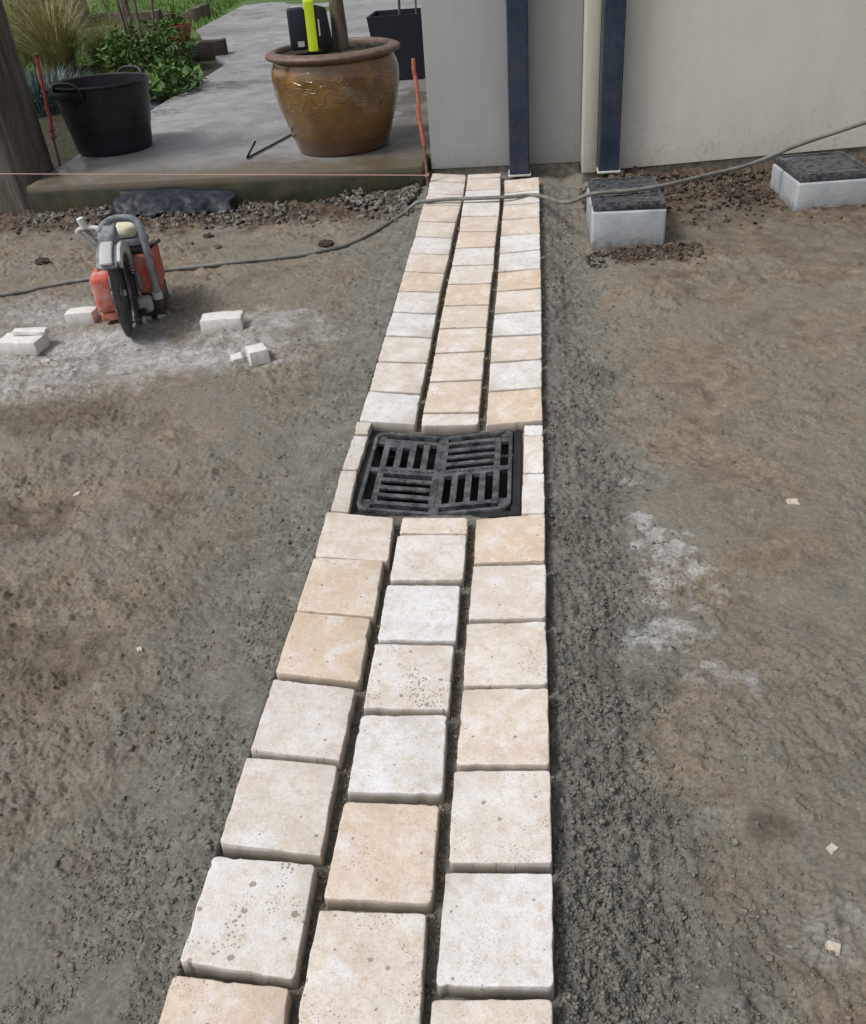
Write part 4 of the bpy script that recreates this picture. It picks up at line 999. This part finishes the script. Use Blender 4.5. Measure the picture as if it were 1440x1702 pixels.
# ------------------------------------------------------------------ scattered stuff: crumbs, gravel
ico = bmesh.new(); bmesh.ops.create_icosphere(ico, subdivisions=1, radius=1); IV = np.array([v.co[:] for v in ico.verts]); IF = np.array([[v.index for v in f.verts] for f in ico.faces]); ico.free()
def scatter(name, label, mat, X, Y, Rr, rng_, flat=.7, sink=.3, zoff=None):
    n = len(X); Z = ground_h(X, Y)
    if zoff is not None: Z = Z+zoff
    jit = 1+.42*rng_.standard_normal((n, len(IV), 1)); sc = rng_.uniform(.65, 1.35, (n, 1, 3)); sc[:, :, 2] *= flat
    V_ = IV[None]*jit*sc*Rr[:, None, None]
    a = rng_.uniform(0, 6.28, n); ca, sa = np.cos(a)[:, None], np.sin(a)[:, None]
    V2 = np.stack([V_[..., 0]*ca-V_[..., 1]*sa+X[:, None], V_[..., 0]*sa+V_[..., 1]*ca+Y[:, None], V_[..., 2]+(Z+Rr*(flat-sink)*.6)[:, None]], -1).reshape(-1, 3)
    F_ = (IF[None]+(np.arange(n)*len(IV))[:, None, None]).reshape(-1, 3)
    me = bpy.data.meshes.new(name); me.vertices.add(len(V2)); me.vertices.foreach_set('co', V2.ravel())
    me.loops.add(F_.size); me.loops.foreach_set('vertex_index', F_.ravel().astype(np.int32))
    me.polygons.add(len(F_)); me.polygons.foreach_set('loop_start', np.arange(0, F_.size, 3, dtype=np.int32)); me.update(calc_edges=True)
    me.materials.append(mat); o = bpy.data.objects.new(name, me); C.objects.link(o); return tag(o, label, kind='stuff')
G = np.random.default_rng(7)
OV = np.array([[1,0,0],[0,1,0],[-1,0,0],[0,-1,0],[0,0,1],[0,0,-1]], float); OF = np.array([[0,1,4],[1,2,4],[2,3,4],[3,0,4],[1,0,5],[2,1,5],[3,2,5],[0,3,5]])
def grit(name, label, mat, X, Y, Rr):
    global IV, IF
    keepIV, keepIF = IV, IF; IV, IF = OV, OF
    o = scatter(name, label, mat, X, Y, Rr, G, .75, .55); IV, IF = keepIV, keepIF
    return o
def stone_mat(name, a, b, c_):
    m = NM(name); P = m.geo(); v = m.vor(55, P, out='Color'); s = m.sep(v)
    c = m.ramp(s[0], [(.0, a), (.5, b), (1.0, c_)]); m.set(color=c, rough=.85, spec=.3); m.bump(m.noise(200, 4, .6, P), .4, .002); MAT[name] = m.m
stone_mat('gravel', (.032,.026,.020), (.105,.092,.077), (.25,.235,.215)); stone_mat('brown_gravel', (.026,.019,.014), (.062,.046,.034), (.15,.125,.10))
n = 2600; X = G.uniform(-3.2, -.68, n); Y = 5.60-np.abs(G.normal(0, .20, n)); keep = (fbm(X, Y, 91, .4, 3)+.25 > G.uniform(-.3, .8, n)) & (xL(Y)-X > .06)
scatter('gravel', 'grey gravel along the patio front edge', MAT['gravel'], X[keep], Y[keep], G.uniform(.006, .024, keep.sum())*G.uniform(.6, 1, keep.sum()), G)
n = 900; X = G.uniform(-1.15, -.68, n); Y = G.uniform(5.25, 5.62, n); keep = (X-(-.66-.2*(5.7-Y)) < .0) & (X > -1.3+1.5*(5.62-Y))
scatter('gravel', 'pale gravel heap at the strip far corner', MAT['gravel'], X[keep], Y[keep], G.uniform(.008, .024, keep.sum()), G, zoff=.03*np.clip((Y[keep]-5.3)/.3, 0, 1))
n = 2600; X = G.uniform(.30, 2.3, n); Y = 5.56-np.abs(G.normal(0, .26, n)); keep = ~((np.abs(X-.487) < .2) & (np.abs(Y-4.765) < .26)) & ~((np.abs(X-1.575) < .22) & (np.abs(Y-5.19) < .25))
scatter('gravel', 'brown earth crumbs and gravel along the house wall', MAT['brown_gravel'], X[keep], Y[keep], G.uniform(.004, .020, keep.sum())*G.uniform(.5, 1, keep.sum()), G)
n = 500; X = G.uniform(.28, .85, n); Y = 4.5-np.abs(G.normal(0, .09, n))+.08*(X-.3); scatter('gravel', 'brown crumbs at the foot of the near box', MAT['brown_gravel'], X, Y, G.uniform(.003, .011, n), G)
def near_y(n, a=.5, b=5.4): return 1/(1/b+(1/a-1/b)*G.random(n))
box_free = lambda X, Y: ~((np.abs(X-.487) < .2) & (np.abs(Y-4.765) < .26)) & ~((np.abs(X-1.575) < .22) & (np.abs(Y-5.19) < .25))
n = 62000; Y = near_y(n); s_ = G.random(n) < .30; dd = np.abs(G.normal(.13, .12, n)); X = np.where(s_, xL(Y)-dd, xR(Y)+dd)
keep = (dd > .008) & (.25+fbm(X, Y, 43, .22, 3)*.9+.3*np.where(s_, 0, 1) > G.uniform(-.3, 1.0, n)) & box_free(X, Y)
X, Y = X[keep], Y[keep]; n = len(X)
grit('mortar_crumbs', 'grey mortar crumbs along both sides of the strip', MAT['crumb_mortar'], X, Y, (np.abs(G.normal(0, .0018, n))+.0010)*(.8+.16*Y)+np.where(G.random(n) < .02, .004, 0))
n = 60000; Y = near_y(n); X = np.where(G.random(n) < .5, xL(Y)-.12-G.random(n)*(.75+.42*Y), xR(Y)+.18+G.random(n)*(.50+.34*Y))
keep = (fbm(X, Y, 95, .3, 4) > G.uniform(-.35, .6, n)) & box_free(X, Y)
X, Y = X[keep], Y[keep]; n = len(X)
grit('soil_crumbs', 'small brown soil crumbs on the trampled ground', MAT['crumb_soil'], X, Y, (np.abs(G.normal(0, .0015, n))+.0008)*(.8+.16*Y)+np.where(G.random(n) < .006, .005, 0))
n = 5000; Y = G.uniform(.6, 5.6, n); gapx = []
for yv in Y:
    k = G.random() < .5; gapx.append((xL(yv)*(2/3)+xR(yv)/3 if k else xL(yv)/3+xR(yv)*(2/3))+G.normal(0, .012))
X = np.array(gapx); keep = ~((Y > GY0-.01) & (Y < GY1+.01))
scatter('mortar_crumbs', 'dark crumbs in the gaps between paver rows', MAT['crumb_soil'], X[keep], Y[keep], G.uniform(.002, .005, keep.sum()), G)

# crumpled plastic sheet at the patio edge
ps_ = MB(); nx, ny_ = 46, 14; vs_ = []
for j in range(ny_):
    for i in range(nx):
        u_, v_ = i/(nx-1), j/(ny_-1)
        x = -2.62+.78*u_; y = 5.645-.02-.22*v_*(1-.5*abs(u_-.45)); xa, ya = np.array([x]), np.array([y])
        hgt = (PZ-.045)*(1-v_)**1.1+v_*(float(ground_h(xa, ya)[0])+.012)+.030*abs(float(fbm(xa, ya*1.3, 77, .22, 2)[0]))*(v_*(1-v_)*3+.25)
        if u_ > .5: hgt -= .03*(1-v_)*math.sin((u_-.5)*3.1)
        vs_.append((x+.02*math.sin(9*v_+5*u_), y, hgt))
ps_.add(vs_, [(j*nx+i, (j+1)*nx+i, (j+1)*nx+i+1, j*nx+i+1) for j in range(ny_-1) for i in range(nx-1)])
o = ps_.build('plastic_sheet', MAT['plastic_sheet'], smooth=True); sm = o.modifiers.new('thick', 'SOLIDIFY'); sm.thickness = .003
tag(o, 'crumpled dark blue plastic sheet hanging from the patio edge', 'plastic sheet')

# ------------------------------------------------------------------ planting bed
def lz(x, y): return float(lawn_h(np.array([x]), np.array([y]))[0])
def plant_at(px, py, z=.12): q = at_z(px, py, z); return float(q[0]), float(q[1])
rs = random.Random(31)
for (px, py, n, h, sp, w, mat, lab) in ((105,132,1100,1.25,1.0,.009,'grass_straw','tall straw coloured ornamental grass clump behind the tub'), (40,118,600,1.45,.6,.009,'grass_straw','upright ornamental grass clump next to the weathered post'), (195,122,900,.66,.75,.009,'grass_lime','low arching green grass clump right of the straw grass')):
    x, y = plant_at(px, py); t = thing('ornamental_grass', lab, 'grass clump', (x, y, lz(x, y)-.02))
    grass_tuft(n, h, sp, rs, w, .55, .16).build('blades', MAT[mat], t)
x, y = plant_at(75, 185); t = thing('blue_green_plant', 'blue green leafy plant behind the red stake', 'plant', (x, y, lz(x, y)-.02))
grass_tuft(650, .50, .42, rs, .020, .5, .35).build('leaves', MAT['leaf_blue'], t)
x, y = plant_at(255, 128); t = thing('garden_shrub', 'dark green leafy shrub with bare upright stems', 'shrub', (x, y, lz(x, y)-.02))
leaf_cloud(2600, (0,0,.24), (.55,.50,.30), .065, rs, surf=.45).build('crown', MAT['leaf_green'], t)
for i in range(7):
    a_ = rs.uniform(0, 6.28); MB().tube(smooth_path([(.1*math.cos(a_), .1*math.sin(a_), 0), (.2*math.cos(a_), .15*math.sin(a_), .5), (.28*math.cos(a_)+.05, .2*math.sin(a_), 1.1), (.33*math.cos(a_)+.1, .22*math.sin(a_), 1.6)], 4), .009+.009*rs.random(), 7).build('stem', MAT['bark'], t, smooth=True)
x, y = plant_at(288, 178); t = thing('garden_shrub', 'low leafy green weed at the patio edge right of the tub', 'shrub', (x-.12, y+.35, lz(x, y)-.02))
leaf_cloud(420, (0,0,.16), (.30,.5,.17), .10, rs, asp=.6).build('crown', MAT['leaf_green'], t)
x, y = plant_at(228, 85); t = thing('garden_tree', 'young tree with pale brown trunk behind the shrub', 'tree', (x, y, lz(x, y)-.03))
MB().tube(smooth_path([(0,0,0),(-.01,0,.5),(-.03,.02,1.1),(0,.05,1.9)], 5), [.052-.0015*i for i in range(16)], 10).build('trunk', MAT['bark'], t, smooth=True)
leaf_cloud(500, (0,.05,2.2), (.6,.6,.5), .09, rs).build('crown', MAT['leaf_crown'], t)
b0 = plant_at(212, 68); e0 = at_y(160, -15, b0[1]+.1)
t = thing('garden_tree', 'leaning bare dark stem crossing in front of the sleepers', 'tree', (b0[0], b0[1], lz(*b0)-.02))
dv = Vector(e0)-Vector((b0[0], b0[1], lz(*b0))); MB().tube(smooth_path([(0,0,0), tuple(dv*.4+Vector((0,0,-.03))), tuple(dv*.8), tuple(dv*1.3)], 4), .019, 8).build('trunk', MAT['rod_black'] if False else MAT['bark'], t, smooth=True)
leaf_cloud(200, tuple(dv*1.5+Vector((0,0,.2))), (.3,.3,.25), .08, rs).build('crown', MAT['leaf_crown'], t)
def timber(name, lab, pxa, pxb, sec, z, mat='timber_old', lift=0, grp=None):
    a_ = at_z(*pxa, z); b_ = at_z(*pxb, z); d = Vector(b_)-Vector(a_); L = d.length; x, y = (a_[0]+b_[0])/2, (a_[1]+b_[1])/2
    bm = MB(); nn = 9; vs_ = []; fs_ = []
    for i in range(nn):
        u_ = -L/2+L*i/(nn-1)
        for (p, q_) in ((-.5,0),(.5,0),(.5,1),(-.5,1)): vs_.append((u_, p*sec[0]+rs.gauss(0, .006), q_*sec[1]+rs.gauss(0, .006)))
    for i in range(nn-1):
        for k in range(4): fs_.append((i*4+k, i*4+(k+1) % 4, i*4+4+(k+1) % 4, i*4+4+k))
    fs_ += [(0,1,2,3), (nn*4-1, nn*4-2, nn*4-3, nn*4-4)]
    o = bm.add(vs_, fs_).build(name, MAT[mat], None, bevel=.012, seg=2, fix=True, loc=(x, y, min(lz(a_[0], a_[1]), lz(b_[0], b_[1]))-.01+lift), rot=(0, 0, math.atan2(d.y, d.x)))
    return tag(o, lab, 'timber', grp)
lg = timber('split_log', 'short weathered timber block lying at the path corner', (297,104), (380,96), (.24,.21), .17); lg.location.z = .165
lg.data.materials[0] = MAT['log_wood']
timber('timber_sleeper', 'lower weathered sleeper edging the lawn behind the grass', (150,70), (262,62), (.22,.20), .16)
timber('timber_sleeper', 'upper dark sleeper edging the lawn behind the shrub', (120,48), (270,36), (.22,.22), .20)
timber('timber_sleeper', 'short timber beam on the lawn near the path', (245,38), (330,30), (.20,.16), .20)
o = timber('timber_sleeper', 'pale upright offcut leaning on the short lawn beam', (322,32), (345,22), (.12,.20), .20)
x, y = plant_at(300, 74); rp_ = thing('red_flowerpot', 'square dark red flowerpot behind the timber block', 'flowerpot', (x, y, lz(x, y)))
b = frustum(MB(), .12, .15, 0, .21); b.build('body', MAT['terracotta_red'], rp_)
b = MB(); 
for (x0,x1,y0,y1) in ((-.165,.165,-.165,-.14),(-.165,.165,.14,.165),(-.165,-.14,-.14,.14),(.14,.165,-.14,.14)): b.box(x0,x1,y0,y1,.205,.24)
b.build('rim', MAT['terracotta_red'], rp_, bevel=.004); b = MB(); b.add([(-.14,-.14,.215),(.14,-.14,.215),(.14,.14,.22),(-.14,.14,.215)], [(0,1,2,3)]); b.build('potting_soil', MAT['pot_soil'], rp_)
leaf_cloud(90, (-.02,0,.30), (.14,.14,.09), .08, rs, asp=.6).build('foliage', MAT['leaf_green'], rp_)
def rock(px, py, r, lab, seed):
    x, y = plant_at(px, py); rr = random.Random(seed); bm = bmesh.new(); bmesh.ops.create_icosphere(bm, subdivisions=2, radius=1)
    for v in bm.verts:
        p = v.co; k = 1+.18*math.sin(3*p.x+seed)+.12*math.cos(5*p.y+2*p.z)+rr.gauss(0, .04); v.co = Vector((p.x*r*k, p.y*r*k, p.z*r*.9*k))
    me = bpy.data.meshes.new('garden_stone'); bm.to_mesh(me); bm.free(); me.materials.append(MAT['pale_stone'])
    o = bpy.data.objects.new('garden_stone', me); C.objects.link(o); o.location = (x, y, lz(x, y)+r*.5); tag(o, lab, 'stone')
rock(291, 92, .085, 'pale stone leaning at the left end of the timber block', 2); rock(263, 46, .045, 'small white stone among the shrub stems', 5)
# slate coloured sheet between weed and patio
sh = MB(); nx, ny_ = 24, 16; vs_ = []
for j in range(ny_):
    for i in range(nx):
        x = -4.05+.66*i/(nx-1)+.10*j/(ny_-1); y = 8.35+1.75*j/(ny_-1); vs_.append((x, y, lz(x, y)+.022+.018*float(fbm(np.array([x]), np.array([y]), 78, .25, 3)[0])))
o = sh.add(vs_, [(j*nx+i, j*nx+i+1, (j+1)*nx+i+1, (j+1)*nx+i) for j in range(ny_-1) for i in range(nx-1)]).build('weed_membrane', MAT['slate_sheet'], smooth=True)
so_ = o.modifiers.new('thick', 'SOLIDIFY'); so_.thickness = .004; tag(o, 'slate blue weed membrane beside the patio edge', 'membrane')
# slatted compost crate behind the grass
x, y = plant_at(95, 60); cr = thing('garden_crate', 'dark slatted crate with pale turquoise side behind the grass', 'crate', (x, y, lz(x, y)-.03), (0, 0, math.radians(20)))
for k in range(5): b = MB(); b.box(-.55, .55, -.36, -.33, .03+.155*k, .155+.155*k); b.build('slat', MAT['timber_old'], cr)
for k in range(5): b = MB(); b.box(-.55, .55, .33, .36, .03+.155*k, .155+.155*k); b.build('slat', MAT['timber_old'], cr)
b = MB(); b.box(-.58, -.553, -.37, .37, 0, .80); b.build('side_panel', MAT['turquoise'], cr); b = MB(); b.box(.553, .58, -.37, .37, 0, .80); b.build('side_panel', MAT['timber_old'], cr)
b = MB(); b.box(-.50, .50, -.30, .30, .80, .83); b.build('lid', MAT['planter_navy'], cr)
# lawn blades
GX = G.uniform(0, 1, 16000)**1.4; lxp = -3.9-GX*7; lyp = G.uniform(10.5, 21, 16000); lb_ = MB()
edge_x = np.interp(lyp, [10.7, 11.2, 14.5, 19.2, 30], [-3.45, -3.75, -5.05, -5.4, -6.0]); kp = lxp < edge_x
lxp, lyp = lxp[kp], lyp[kp]; lzp = lawn_h(lxp, lyp); n = len(lxp); an = G.uniform(0, 6.28, n); hh_ = G.uniform(.04, .11, n); wx, wy = np.cos(an)*.012, np.sin(an)*.012; dx, dy = G.normal(0, .03, n), G.normal(0, .03, n)
V_ = np.stack([np.stack([lxp-wx, lyp-wy, lzp-.005], -1), np.stack([lxp+wx, lyp+wy, lzp-.005], -1), np.stack([lxp+dx, lyp+dy, lzp+hh_], -1)], 1).reshape(-1, 3)
lb_.v = [tuple(p) for p in V_]; lb_.f = [(3*i, 3*i+1, 3*i+2) for i in range(n)]
tag(lb_.build('lawn_grass', MAT['grass_green']), 'short grass blades on the lawn', kind='stuff')
